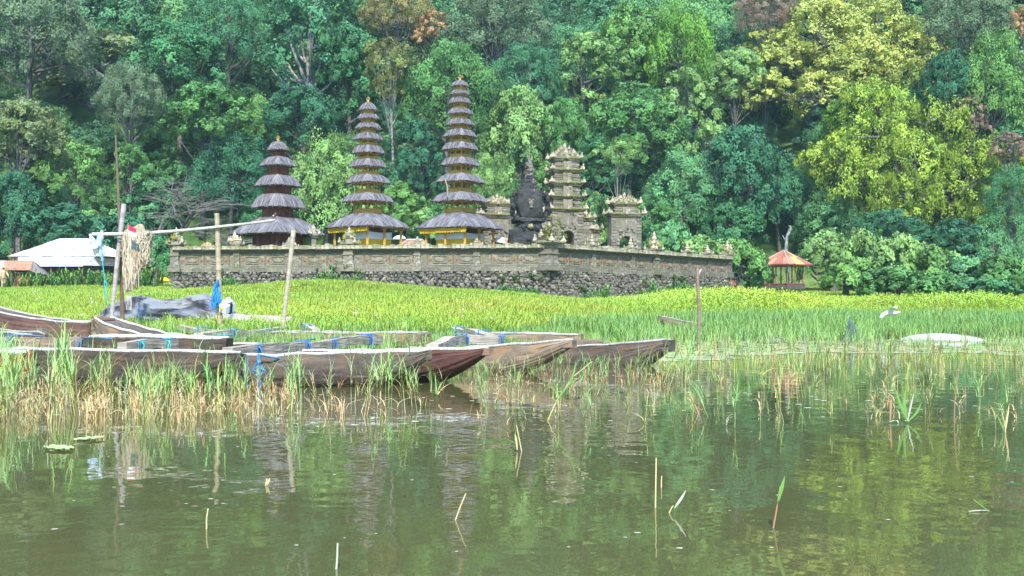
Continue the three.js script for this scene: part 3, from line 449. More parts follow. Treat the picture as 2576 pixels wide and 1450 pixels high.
{ // rusty shed at the left edge
  const S = 32, o = thing('rusty_shed', 'low shed with rust red tin roof and dark open gable, at the left edge', 'shed', [(28 - 1288) / S, 3.0, -FOCAL / S], 0.1);
  sheets(o, V(-3.2, 0.95, 1.6), V(1.9, 0.95, 1.6), V(1.6, 1.75, 0), V(-3.2, 1.75, 0), 7, 1, (i, j, R) => R() < 0.3 ? sheetMats.pink : R() < 0.8 ? sheetMats.rust : sheetMats.red, 21);
  sheets(o, V(1.9, 0.9, -1.6), V(-3.2, 0.9, -1.6), V(-3.2, 1.75, 0), V(1.6, 1.75, 0), 7, 1, (i, j, R) => R() < 0.6 ? sheetMats.dull : sheetMats.rust, 22);
  sheets(o, V(1.9, 0.85, 1.7), V(2.6, 0.6, -1.6), V(1.65, 1.72, -0.1), V(1.6, 1.75, 0), 3, 1, () => sheetMats.dull, 23);
  for (const [x, z] of [[-3, 1.4], [-1.3, 1.4], [0.4, 1.4], [1.8, 1.4], [1.8, -1.4], [-3, -1.4]]) part('post', tube([V(x, -0.5, z), V(x + 0.03, 1.0, z)], 0.06, 6), wood([0.2, 0.14, 0.09]), o);
  for (let k = 0; k < 15; k++) part('plank', rough(block(0.3, 0.75 + 0.25 * ((k * 7) % 5) / 5, 0.04, -2.9 + k * 0.32, -0.4, 1.2, 0.01), 0.01, k), boardWood[k % 6], o);
}
{ // white roof behind the shed
  const S = 28, o = thing('flat_roof', 'thin pale roof edge showing above the rusty shed', 'roof', [(15 - 1288) / S, 3.1, -FOCAL / S], 0);
  sheets(o, V(-3, 1.75, 1.2), V(0.95, 1.75, 1.2), V(0.6, 2.1, -0.4), V(-3, 2.1, -0.4), 6, 1, () => sheetMats.white, 25);
  for (const x of [-2.8, -1, 0.7]) part('post', block(0.12, 2.1, 0.12, x, -0.3, 0.4), boardWood[4], o);
}
{ // wall and roof edge right of the hut, below the tree
  const S = 29, o = thing('tiled_roof_house', 'low house with brown roof corner, between the white roofed hut and the bush', 'house', [(345 - 1288) / S, 3.2, -FOCAL / S], 0);
  sheets(o, V(-1.4, 1.25, 1.3), V(1.4, 1.25, 1.3), V(0.4, 1.75, 0), V(-1.4, 1.75, 0), 6, 1, (i, j, R) => R() < 0.5 ? sheetMats.dull : sheetMats.rust, 27);
  part('wall', block(2.2, 1.5, 1.6, -0.3, -0.25, 0.2), stones[1], o); part('window', block(0.6, 0.7, 0.05, 0.1, 0.2, 1.03), mat([0.03, 0.035, 0.04], 0.3), o);
}
{ const S = 30, o = thing('low_wall', 'low plain grey wall left of the temple corner, half hidden in grass', 'wall', [(392 - 1288) / S, 2.25, -FOCAL / S], 0.05); part('wall_body', rough(block(2.2, 0.75, 0.22, 0, -0.3, 0), 0.02, 4), rubble[1], o); part('coping', block(2.3, 0.1, 0.32, 0, 0.455, 0), pale[1], o); }
function parasol(u, v, S, r, h, colors, label, tilt = 0, gy = 3.2) {
  const p = at(u, v, FOCAL / S), o = thing('ceremonial_parasol', label, 'parasol', [p.x, gy, p.z], 0.3), N = 12, top = p.y - gy;
  part('pole', tube([V(0, 0, 0), V(0, top, 0)], 0.03, 6), bamboo, o);
  for (let k = 0; k < N; k++) { const a0 = k / N * 6.283, a1 = (k + 1) / N * 6.283, pos = [], idx = []; for (let j = 0; j <= 5; j++) { const t = j / 5, rr = r * Math.sin(t * 1.45), y = top - r * 0.62 * (1 - Math.cos(t * 1.5)); for (const a of [a0, (a0 + a1) / 2, a1]) pos.push(Math.cos(a) * rr * (a === a0 || a === a1 ? 1 : 0.985), y, Math.sin(a) * rr); } for (let j = 0; j < 5; j++) for (let i = 0; i < 2; i++) { const q = j * 3 + i; idx.push(q, q + 1, q + 3, q + 1, q + 4, q + 3); } const g = new THREE.BufferGeometry(); g.setAttribute('position', new THREE.Float32BufferAttribute(pos, 3)); g.setIndex(idx); g.computeVertexNormals(); g.setAttribute('uv', new THREE.Float32BufferAttribute(pos.filter((_, i) => i % 3 !== 1), 2)); part('panel', g, colors[k % colors.length], o); }
  part('valance', merged([...Array(24)].map((_, k) => T(new THREE.BoxGeometry(r * 0.26, 0.14, 0.015), 0, top - r * 0.6, r, 0, k / 24 * 6.283))), colors[0], o);
  o.rotation.z = tilt;
}
parasol(1251, 596, 32.5, 0.85, 2.2, [clothWhite, clothWhite, mat([0.55, 0.16, 0.06])], 'white parasol with orange panels behind the wall, under the right eave of the tallest tower', -0.12);
parasol(1014, 592, 32, 0.55, 2.2, [clothWhite], 'closed looking white parasol behind the wall, between the middle and the tallest tower', 0.1);
parasol(409, 697, 30, 0.6, 1, [clothYellow], 'small yellow parasol low in the grass, left of the temple corner', 0, 2.2);
{ // small red roofed pavilion behind the wall between the towers
  const S = 29.5, o = thing('pavilion', 'pavilion with faded red tin roof behind the wall, between the middle and tallest towers', 'pavilion', [(1042 - 1288) / S, 2.8, -FOCAL / S], -0.1);
  hipRoof(o, -1.9, 1.9, -1.6, 1.6, 3.25 - 0.25, 1.05, 1.2, (i, j, R) => R() < 0.5 ? sheetMats.pink : sheetMats.rust, 31, 7, 2);
  for (const x of [-1.6, 1.6]) for (const z of [-1.3, 1.3]) part('post', block(0.14, 3.1, 0.14, x, 0, z), boardWood[3], o);
  part('base_platform', block(3.6, 0.5, 3, 0, -0.2, 0), stones[1], o);
}
{ // straw coloured roof over the left wall
  const S = 34, o = thing('straw_pavilion', 'low pavilion with pale yellow straw roof behind the left part of the temple wall', 'pavilion', [(520 - 1288) / S, 2.6, -FOCAL / S], 0.5);
  const straw = mat([0.58, 0.44, 0.18], 1, { map: thatchMap, bumpMap: thatchBump, bumpScale: 0.04 }); straw.color.setRGB(2.2, 1.7, 0.75);
  const r = part('thatch_roof', thatchRoof(1.0, 0.05, 0.72, 91, 0.02), straw, o); r.position.y = Yv(634, S) - 2.6; 
  for (const x of [-0.7, 0.7]) for (const z of [-0.7, 0.7]) part('post', block(0.1, Yv(634, S) - 2.6, 0.1, x, 0, z), boardWood[2], o);
  part('base_platform', block(1.8, 0.6, 1.8, 0, -0.2, 0), stones[2], o);
}
// stone lanterns standing behind the wall
for (const [u, v, S, label] of [[590, 580, 34, 'carved stone post with a stacked top behind the wall, left of the lowest tower'], [788, 562, 33.5, 'slim pale stone finial post behind the wall, right of the lowest tower'], [735, 600, 35, 'squat mossy stone lantern behind the wall, in front of the lowest tower']]) {
  const p = at(u, v, FOCAL / S), o = thing('stone_lantern', label, 'lantern', [p.x, 2.7, p.z], 0.4), h = p.y - 2.7;
  part('shaft', rough(merged([block(0.6, 0.4, 0.6, 0, 0, 0), block(0.36, h - 1.5, 0.36, 0, 0.4, 0), block(0.6, 0.14, 0.6, 0, h - 1.1, 0), block(0.8, 0.12, 0.8, 0, h - 0.96, 0)]), 0.02, u), stones[0], o);
  part('finial', uvBox(lathe([[0.001, 0], [0.3, 0], [0.32, 0.12], [0.18, 0.2], [0.24, 0.36], [0.14, 0.5], [0.06, 0.7], [0.001, 0.86]], 8).translate(0, h - 0.86, 0)), pale[0], o);
  for (const [a, b] of [[1, 1], [1, -1], [-1, 1], [-1, -1]]) antefix(o, a * 0.36, h - 0.85, b * 0.36, 1.2, pale[1]);
}
{ // red roof corner just right of the temple wall
  const S = 26.5, o = thing('red_roof_shelter', 'low red tin roof corner just behind the right end of the temple wall', 'shelter', [(1832 - 1288) / S, 2.9, -FOCAL / S], 0.1);
  sheets(o, V(-1.2, 0.25, 0.8), V(0.95, 0.2, 0.8), V(0.2, 0.95, 0), V(-1.2, 0.95, 0), 5, 1, () => sheetMats.red, 41);
  for (const x of [-1, 0.6]) part('post', block(0.1, 0.5, 0.1, x, -0.2, 0.6), boardWood[3], o);
}
// ---------- gazebo ----------
{
  const S = 27, o = thing('gazebo', 'open gazebo with rusty red pyramid roof on thin posts, right of the temple', 'gazebo', [(1973 - 1288) / S, Yv(727, S), -FOCAL / S], 0.72), r = 1.42;
  const e = 1.86, y = (727 - 667) / S, h = (667 - 630) / S;
  part('base_platform', uvBox(block(r * 1.9, 0.42, r * 1.9, 0, -0.06, 0)), mat([0.42, 0.4, 0.42], 0.9, { map: stoneMap }), o); part('base_rail', merged([[0, 1], [0, -1], [1, 0], [-1, 0]].map(([x, z]) => block(x ? 0.22 : r * 1.98, 0.12, x ? r * 1.74 : 0.22, x * r * 0.88, 0.37, z * r * 0.88))), mat([0.2, 0.035, 0.035], 0.8), o);
  const q = [[1, 1], [-1, 1], [-1, -1], [1, -1]].map(([x, z]) => V(x * e, y, z * e)), apex = V(0, y + h, 0);
  const K = (i, j, R) => R() < 0.12 ? sheetMats.rust : R() < 0.1 ? sheetMats.pink : sheetMats.red;
  for (let s = 0; s < 4; s++) { const a = q[(s + 1) % 4], b = q[s]; sheets(o, a, b, apex, apex.clone().add(V(0.001, 0, 0)), 6, 2, (i, j, R) => s === 0 && ((i === 3 && j === 0) || (i === 2 && j === 0) || (i === 4 && j === 1)) ? sheetMats.yellow : K(i, j, R), 51 + s, 0.012); part('roof_hip', tube([b, apex], 0.06, 5), sheetMats.pink, o); }
  part('eave_board', merged([[0, 1], [0, -1], [1, 0], [-1, 0]].map(([x, z]) => block(x ? 0.05 : e * 1.98, 0.11, x ? e * 1.98 : 0.05, x * e * 0.985, y - 0.1, z * e * 0.985))), mat([0.24, 0.05, 0.03], 0.8), o);
  for (const x of [-1, 0, 1]) for (const z of [-1, 0, 1]) if (x || z) { const p = part('post', tube([V(x * r * 0.88, 0.4, z * r * 0.88), V(x * r * 0.88, 0.75, z * r * 0.88), V(x * r * 0.88, y, z * r * 0.88)], [0.1, 0.06, 0.055], 6), mat([0.3, 0.12, 0.07], 0.8), o); part('bracket', merged([tube([V(x * r * 0.88, y - 0.5, z * r * 0.88), V(x * r * 0.88 + 0.22, y - 0.03, z * r * 0.88)], 0.02, 4), tube([V(x * r * 0.88, y - 0.5, z * r * 0.88), V(x * r * 0.88 - 0.22, y - 0.03, z * r * 0.88)], 0.02, 4)]), mat([0.3, 0.12, 0.07], 0.8), p); }
}
// ---------- foliage ----------
// a crown as thousands of small folded leaves in clumps on boughs; sizes in metres, centre of the crown at the origin
function crown(o) {
  const R = rng(o.seed), pos = [], nor = [], col = [], idx = [], boughs = [];
  const { r, h, n, leaf } = o, flat = o.flat ?? 0.6, per = o.per, up0 = o.up ?? 0.35;
  for (let i = 0; i < n; i++) {
    const y = 1 - 2 * (i + 0.5) / n, yy = clamp(y * 0.9 + up0 * 0.4 + (R() - 0.5) * 0.3, -0.9, 1), a = i * 2.39996 + (R() - 0.5) * 0.9, q = Math.sqrt(Math.max(0, 1 - yy * yy)), k = (0.55 + 0.33 * R()) * (o.ragged ? 0.75 + 0.5 * R() : 1);
    const layer = o.layers ? (Math.round((yy * 0.5 + 0.5) * o.layers) / o.layers - 0.5) * 2 : yy;
    boughs.push({ c: V(Math.cos(a) * q * r * k, layer * h * 0.5 * (0.6 + 0.4 * k), Math.sin(a) * q * r * k), s: r * (o.bough ?? 0.34) * (0.7 + 0.6 * R()), up: V(Math.cos(a) * q * 0.55, 0.75 + 0.25 * yy, Math.sin(a) * q * 0.55).normalize(), tone: 0.8 + 0.4 * R() });
  }
  const t = V(), b = V(), d = V(), p = V(), n0 = V(), c0 = V(), cn = V();
  for (const B of boughs) {
    t.set(1, 0, 0).addScaledVector(B.up, -B.up.x).normalize(); b.crossVectors(B.up, t);
    const clumps = o.clumps ?? 12;
    for (let k = 0; k < clumps; k++) {
      const ct = lerp(-0.25, 1, Math.pow(R(), 0.8)), a = R() * 6.283, st = Math.sqrt(1 - ct * ct), rad = 0.78 + 0.3 * R();
      cn.copy(B.up).multiplyScalar(ct).addScaledVector(t, st * Math.cos(a)).addScaledVector(b, st * Math.sin(a));
      c0.copy(B.c).addScaledVector(t, st * Math.cos(a) * B.s * rad).addScaledVector(b, st * Math.sin(a) * B.s * rad).addScaledVector(B.up, ct * B.s * flat * rad);
      if (o.droop) c0.y -= o.droop * B.s * st * st * (0.6 + 0.6 * R());
      const tone = B.tone * (0.75 + 0.5 * R()), hue = (R() - 0.5) * 0.16, cs = B.s * (o.clump ?? 0.3) * (0.7 + 0.6 * R());
      for (let j = 0; j < per; j++) {
        d.set(R() - 0.5, R() - 0.5, R() - 0.5).multiplyScalar(2); if (d.lengthSq() > 1) d.multiplyScalar(0.7);
        p.copy(c0).addScaledVector(d, cs); if (o.droop) p.y -= R() * R() * o.droop * cs * 2;
        n0.set(R() - 0.5, R() - 0.5, R() - 0.5).multiplyScalar(1.5).add(cn).addScaledVector(UP, 0.35).normalize();
        const L = leaf[0] * (0.65 + 0.7 * R()), W = leaf[1] * (0.65 + 0.7 * R());
        t.set(R() - 0.5, (R() - 0.5) * 0.6 - (o.droop ? 0.7 : 0.15), R() - 0.5).addScaledVector(n0, -t.dot(n0)).normalize();
        const s = V().crossVectors(n0, t), v = pos.length / 3;
        pos.push(p.x - t.x * L / 2, p.y - t.y * L / 2, p.z - t.z * L / 2, p.x + s.x * W / 2 - n0.x * W * 0.12, p.y + s.y * W / 2 - n0.y * W * 0.12, p.z + s.z * W / 2 - n0.z * W * 0.12, p.x + t.x * L / 2, p.y + t.y * L / 2, p.z + t.z * L / 2, p.x - s.x * W / 2 - n0.x * W * 0.12, p.y - s.y * W / 2 - n0.y * W * 0.12, p.z - s.z * W / 2 - n0.z * W * 0.12);
        d.copy(n0).multiplyScalar(0.42).addScaledVector(cn, 0.95).normalize();
        const f = tone * (0.88 + 0.24 * R());
        for (let q = 0; q < 4; q++) { nor.push(d.x, d.y, d.z); col.push(f * (1 + hue), f, f * (1 - hue)); }
        idx.push(v, v + 2, v + 1, v, v + 3, v + 2);
      }
      t.set(1, 0, 0).addScaledVector(B.up, -B.up.x).normalize(); b.crossVectors(B.up, t);
    }
  }
  const g = new THREE.BufferGeometry();
  g.setAttribute('position', new THREE.Float32BufferAttribute(pos, 3)); g.setAttribute('normal', new THREE.Float32BufferAttribute(nor, 3)); g.setAttribute('color', new THREE.Float32BufferAttribute(col, 3)); g.setIndex(idx);
  g.userData.boughs = boughs;
  return g;
}
const leafMats = {};
const leafMat = (name, c, through = 0.28) => (leafMats[name] ??= mat(c, 0.75, { vertexColors: true, transmission: through, specularIntensity: 0.35, side: THREE.DoubleSide }));
const GREENS = {
  dark: [0.055, 0.175, 0.07], teal: [0.08, 0.225, 0.085], deep: [0.085, 0.24, 0.075], mid: [0.125, 0.275, 0.065], fresh: [0.18, 0.335, 0.07], light: [0.25, 0.39, 0.1], bright: [0.147, 0.355, 0.047],
  grey: [0.162, 0.224, 0.100], sage: [0.206, 0.249, 0.083], olive: [0.206, 0.210, 0.053], gold: [0.47, 0.49, 0.1], lime: [0.32, 0.41, 0.045], limegreen: [0.17, 0.34, 0.035], orange: [0.5, 0.3, 0.12], brown: [0.33, 0.23, 0.14], bluish: [0.15, 0.33, 0.11], straw: [0.323, 0.263, 0.083],
};
const green = (n) => leafMat(n, GREENS[n]);
const protoDefs = {
  round: { r: 5, h: 7.5, n: 34, clumps: 13, per: 39, leaf: [0.30, 0.19] },
  round2: { r: 5, h: 8.5, n: 30, clumps: 13, per: 42, leaf: [0.34, 0.21], ragged: 1 },
  tall: { r: 4, h: 11, n: 36, clumps: 12, per: 38, leaf: [0.30, 0.19], ragged: 1 },
  layered: { r: 6, h: 7, n: 36, clumps: 14, per: 35, leaf: [0.30, 0.16], flat: 0.28, layers: 5, bough: 0.36 },
  airy: { r: 4.5, h: 8, n: 26, clumps: 10, per: 32, leaf: [0.30, 0.19], ragged: 1, bough: 0.26, clump: 0.42 },
  fine: { r: 6, h: 8, n: 44, clumps: 15, per: 38, leaf: [0.24, 0.11], flat: 0.5, bough: 0.3 },
  droop: { r: 5.5, h: 7, n: 30, clumps: 16, per: 42, leaf: [0.34, 0.11], flat: 0.55, droop: 0.9, bough: 0.36 },
  plume: { r: 3.2, h: 6, n: 28, clumps: 12, per: 35, leaf: [0.22, 0.12], bough: 0.26, ragged: 1 },
  shrub: { r: 2.4, h: 2.8, n: 22, clumps: 12, per: 35, leaf: [0.24, 0.17], bough: 0.38, up: 0.9 },
  shrub2: { r: 2.6, h: 2.6, n: 20, clumps: 12, per: 35, leaf: [0.29, 0.19], bough: 0.4, up: 0.9, ragged: 1 },
};
const protos = {};
Object.entries(protoDefs).forEach(([k, d], i) => { protos[k] = [0, 1].map((s) => crown({ ...d, seed: 900 + i * 17 + s * 5 })); });
// trunk with limbs that reach the boughs; foot at y = -depth below the crown's centre
function trunkGeo(key, s, below, thick) {
  const g = protos[key][s], R = rng(s + 7 + Math.round(below * 10)), list = [], d = protoDefs[key], top = V((R() - 0.5) * 1.2, d.h * 0.25, (R() - 0.5) * 1.2), foot = V((R() - 0.5) * 1.5, -below, (R() - 0.5) * 1.5);
  const stem = curve([foot, foot.clone().lerp(top, 0.4).add(V((R() - 0.5) * 0.8, 0, (R() - 0.5) * 0.8)), foot.clone().lerp(top, 0.7).add(V((R() - 0.5) * 0.7, 0, 0)), top], 9);
  list.push(tube(stem, stem.map((_, i) => thick * (1.1 - 0.085 * i)), 7));
  for (const [i, B] of g.userData.boughs.entries()) if (i % 2 === 0) { const k = clamp(Math.floor(4 + 4 * R()), 3, 8), a = stem[k], m = a.clone().lerp(B.c, 0.55).add(V(0, -0.5, 0)); list.push(tube(curve([a, m, B.c], 4), [0.3, 0.22, 0.16, 0.1, 0.05].map((q) => q * thick * 1.6), 5, false)); }
  return merged(list);
}
const trunks = {};
function addTree(name, label, category, spec) {      // spec: pos (foot), key, variant, color, sx, sy, below (m from crown centre to ground), pale
  const { pos, key, s = 0, color, sx = 1, sy = 1, below, paleTrunk, thick = 0.32, turn = 0 } = spec, o = thing(name, label, category, [pos.x, pos.y, pos.z], turn, spec.group);
  const b = Math.max(1, Math.round(below / sy)), id = key + s + '_' + b + thick;
  const tr = part('trunk', trunks[id] ??= trunkGeo(key, s, b, thick), paleTrunk ? barkPale : bark, o); tr.position.y = below; tr.scale.set(sx, sy, sx);
  const cr = part('crown', protos[key][s], green(color), o); cr.position.y = below; cr.scale.set(sx, sy, sx);
  return o;
}
// depth at which a tree of height H has its top on the sight line of (u, v)
function depthFor(u, v, H) { let d = 112; for (; d < 380; d += 0.5) { const p = at(u, v, d); if (p.y - ground(p.x, p.z) <= H) return d; } return d; }
function tree(u, vTop, wide, high, H, key, color, label, opt = {}) {
  const d = opt.d ?? depthFor(u, vTop, H), S = pxm(d), p = at(u, vTop, d), gy = ground(p.x, p.z), D = protoDefs[key], sx = wide / S / (2 * D.r * 0.97), sy = high / S / (D.h * 1.12), below = p.y - gy - high / S * 0.5;
  return addTree(opt.name ?? 'forest_tree', label, opt.cat ?? 'tree', { pos: V(p.x, gy - 0.3, p.z), key, s: opt.s ?? Math.round(u + vTop) % 2, color, sx, sy, below: Math.max(below + 0.3, 0.6), paleTrunk: opt.pale, thick: opt.thick, turn: (u * 1.7 + vTop) % 6.28, group: opt.group });
}
// ---------- forest, tree by tree ----------
const seenTrees = [];
// [u, top, width, height, metres tall, shape, colour, label, options]
const TREES = [
  [70, -70, 360, 330, 22, 'fine', 'grey', 'huge grey green crown filling the top left corner of the forest'],
  [235, 70, 360, 235, 21, 'round', 'sage', 'pale grey green spreading crown on a bare tall trunk, left part of the forest', { thick: 0.45, pale: 1, d: 146 }],
  [330, 165, 180, 170, 18, 'fine', 'grey', 'grey green crown tip reaching right over the forest shade, right of the bare tall trunk'],
  [55, 245, 210, 200, 17, 'round2', 'sage', 'sage green rounded crown at the left edge, halfway up the forest'],
  [180, 345, 150, 190, 13, 'airy', 'fresh', 'fresh green large leaved young tree left of the tall thin pole'],
  [35, 430, 160, 230, 14, 'round', 'dark', 'dark rounded tree at the left edge behind the rusty shed'],
  [165, 520, 170, 130, 9, 'round2', 'dark', 'very dark low tree behind the left end of the white tin roof'],
  [330, 350, 110, 150, 12, 'airy', 'mid', 'mid green leafy tree just right of the top of the tall thin pole'],
  [310, 545, 150, 110, 8, 'shrub', 'dark', 'low dark bush behind the right end of the white tin roof', { name: 'bush', cat: 'bush' }],
  [440, 55, 250, 220, 19, 'round', 'deep', 'deep green round crown high in the left half of the forest'],
  [570, -40, 240, 230, 21, 'fine', 'teal', 'dark bluish green tree at the top edge, left of the long pale trunk'],
  [525, 205, 230, 190, 17, 'round2', 'mid', 'mid green crown with sunny top above the bare grey branches'],
  [650, 250, 150, 130, 14, 'layered', 'fresh', 'fresh green leaning crown above and left of the lowest tower'],
  [590, 340, 230, 220, 13, 'fine', 'dark', 'dull dark green tree behind the bare branches, left of the lowest tower'],
  [770, -60, 270, 330, 24, 'airy', 'teal', 'tall dark tree with one long pale trunk, between the lowest and middle towers', { pale: 1, thick: 0.42 }],
  [760, 215, 190, 170, 16, 'round', 'dark', 'dark tree directly above the crown of the lowest tower'],
  [870, 60, 170, 290, 19, 'tall', 'deep', 'tall deep green tree right of the long pale trunk'],
  [815, 345, 190, 250, 12.5, 'layered', 'light', 'pale fresh green layered tree right of the lowest tower'],
  [885, 400, 120, 210, 11, 'round2', 'light', 'light green tree partly behind the middle tower on its left'],
  [690, 470, 160, 140, 8, 'round', 'deep', 'deep green tree close behind the lowest tower'],
  [975, 90, 130, 170, 19, 'airy', 'olive', 'thin yellowish tree on a slender white trunk beside the middle tower', { pale: 1, thick: 0.26, d: 128 }],
  [1085, 22, 105, 115, 17, 'plume', 'orange', 'orange brown tree, the largest of that colour, above the tallest tower on its left', { d: 146 }],
  [1000, -45, 190, 150, 20, 'fine', 'straw', 'straw green crown at the top edge, left of the orange brown tree'],
  [1130, 115, 250, 230, 19, 'layered', 'mid', 'flat topped mid green tree with layered boughs just behind the tallest tower top'],
  [1050, 285, 130, 260, 15, 'tall', 'dark', 'dark narrow tree in the gap between the middle and tallest towers'],
  [1010, 465, 130, 140, 8.5, 'round2', 'fresh', 'fresh green small tree low in the gap between the middle and tallest towers'],
  [1075, 530, 110, 90, 6, 'shrub', 'light', 'light green bush right behind the wall between the middle and tallest towers', { name: 'bush', cat: 'bush' }],
  [1250, -50, 290, 230, 22, 'fine', 'grey', 'wide greyish olive crown at the top edge, centre of the forest'],
  [1330, 110, 200, 190, 18, 'fine', 'teal', 'dusky bluish green tree above the light tree beside the tallest tower'],
  [1310, 215, 190, 280, 16, 'round', 'light', 'large light green tree right of the tallest tower'],
  [1235, 390, 120, 140, 10, 'layered', 'light', 'small light green tree touching the tallest tower on its right'],
  [1390, 400, 120, 140, 10, 'round2', 'fresh', 'fresh green tree behind the pointed top of the dark shrine'],
  [1475, 75, 190, 250, 19, 'tall', 'light', 'tall light green tree in the upper centre, right of the tallest tower'],
  [1580, 15, 170, 220, 20, 'round2', 'fresh', 'fresh green tree with open crown at the top, centre right'],
  [1420, 250, 120, 160, 15, 'round', 'mid', 'mid green tree above the great stone gate on its left'],
  [1590, 220, 240, 220, 15, 'round', 'mid', 'broad mid green dome shaped tree above the great stone gate on its right'],
  [1500, 330, 130, 190, 12, 'tall', 'deep', 'deep green tree directly right of the great stone gate'],
  [1555, 350, 110, 90, 13, 'airy', 'light', 'slim tree with small pale crown on a thin white trunk, behind the right stone gate', { pale: 1, thick: 0.22, d: 120 }],
  [1500, 495, 110, 130, 7, 'shrub', 'light', 'light yellowish bush between the great gate and the right gate', { name: 'bush', cat: 'bush' }],
  [1715, 395, 200, 190, 11, 'layered', 'bluish', 'blue green layered tree above and right of the right stone gate'],
  [1720, 165, 150, 200, 16, 'plume', 'light', 'feathery light tree left of the great yellow crown, halfway up'],
  [1790, 290, 130, 230, 13, 'plume', 'light', 'narrow feathery pale green tree below and left of the great yellow crown'],
  [1700, 0, 210, 210, 20, 'droop', 'limegreen', 'hanging yellowish green tree at the top, left of the great yellow crown'],
  [1850, 120, 150, 170, 16, 'round2', 'light', 'light green tree touching the great yellow crown on its left'],
  [1880, 320, 210, 280, 14, 'round', 'dark', 'dark dense tree under the left lobe of the great yellow crown'],
  [1960, 395, 170, 180, 11, 'layered', 'teal', 'bluish layered tree left of the lower yellow green tree'],
  [1640, 500, 150, 130, 8, 'round2', 'mid', 'mid green low tree behind the right end of the right stone gate'],
  [1840, 500, 170, 150, 8, 'round', 'deep', 'deep green low tree in the shade above the pale bushes, left of the gazebo'],
  [1930, -35, 170, 130, 22, 'fine', 'brown', 'grey brown crown at the top edge behind the great yellow tree'],
  [2140, 235, 150, 190, 15, 'round2', 'limegreen', 'vivid bright green tree in the notch between the two big yellow trees', { d: 128 }],
  [2430, -50, 230, 200, 21, 'fine', 'grey', 'dull grey green tree at the top edge, right of the great yellow crown'],
  [2500, 85, 190, 250, 17, 'layered', 'fresh', 'fresh green layered tree near the right edge above the orange brown trees'],
  [2390, 130, 140, 170, 17, 'round', 'dark', 'dark tree in the hollow right of the great yellow crown'],
  [2442, 228, 100, 125, 13, 'plume', 'brown', 'orange brown small tree right of the lower yellow green tree, upper of two'],
  [2545, 330, 100, 90, 11.5, 'plume', 'brown', 'orange brown small tree at the right edge, lower than the other brown one'],
  [2572, 15, 80, 110, 18, 'plume', 'orange', 'orange brown tree in the top right corner'],
  [2550, 420, 160, 180, 11, 'fine', 'deep', 'deep green tree at the right edge below the orange brown trees'],
  [2095, 480, 170, 150, 8.5, 'layered', 'bluish', 'blue green layered tree under the left side of the lower yellow green tree'],
  [2240, 530, 190, 130, 8, 'round', 'dark', 'dark shaded tree under the middle of the lower yellow green tree'],
  [2400, 555, 170, 120, 8, 'round2', 'dark', 'dark low tree above the right pale bushes'],
  [2500, 545, 190, 170, 8, 'droop', 'bluish', 'blue green drooping tree near the right edge above the bushes'],
  [400, 608, 78, 85, 3.6, 'shrub2', 'deep', 'leafy dark green small tree against the left corner of the temple wall', { name: 'small_tree', d: 90 }],
];
// pale leafed bushes in front of the forest on the right
const BUSHES = [
  [1690, 572, 110, 100, 4.3, 'shrub2', 'bluish', 'blue green big leaved bush behind the wall, right of the right gate', 104],
  [1765, 600, 130, 110, 4, 'shrub', 'light', 'pale green bush behind the right part of the temple wall', 103],
  [1855, 622, 130, 105, 3.8, 'shrub2', 'fresh', 'fresh green bush just right of the end of the temple wall', 104],
  [1900, 655, 90, 75, 2.6, 'shrub', 'mid', 'mid green low bush touching the gazebo on its left', 114],
  [2085, 588, 150, 140, 5, 'shrub', 'light', 'pale green bush close to the right side of the gazebo', 113],
  [2170, 600, 130, 150, 5, 'shrub2', 'light', 'tallest pale bush right of the gazebo, second from it', 101],
  [2150, 660, 150, 85, 3, 'shrub2', 'fresh', 'low fresh green bush in front of the pale bushes right of the gazebo', 98],
  [2265, 600, 150, 150, 5, 'shrub', 'light', 'rounded pale bush in the middle of the right hand bushes', 99],
  [2345, 635, 150, 120, 4.2, 'shrub2', 'fresh', 'fresh green bush below the dark tree, right hand bushes', 97],
  [2250, 675, 150, 75, 2.6, 'shrub', 'mid', 'low mid green bush at the grass edge, middle of the right hand bushes', 94],
  [2430, 660, 140, 105, 3.6, 'shrub', 'bluish', 'bluish bush near the right end of the bush row', 94],
  [2370, 695, 130, 60, 2.1, 'shrub2', 'mid', 'small mid green bush at the grass edge, third from the right edge', 91],
  [2525, 655, 150, 110, 3.8, 'shrub2', 'mid', 'mid green bush at the right edge of the bush row', 92],
  [2480, 705, 150, 55, 2, 'shrub', 'deep', 'low dark bush at the grass edge near the right edge', 88],
  [1880, 690, 90, 45, 1.6, 'shrub', 'mid', 'knee high bush at the foot of the gazebo on its left', 112],
];
function note(u, v, w, h, d) { seenTrees.push([u, v + h / 2, w / 2, h / 2, d]); }
for (const [u, v, w, h, H, key, c, label, opt = {}] of TREES) { tree(u, v, w, h, H, key, c, label, opt); note(u, v, w, h, opt.d ?? depthFor(u, v, H)); }
for (const [u, v, w, h, H, key, c, label, d] of BUSHES) { tree(u, v, w, h, H, key, c, label, { d, name: 'bush', cat: 'bush' }); note(u, v, w, h, d); }

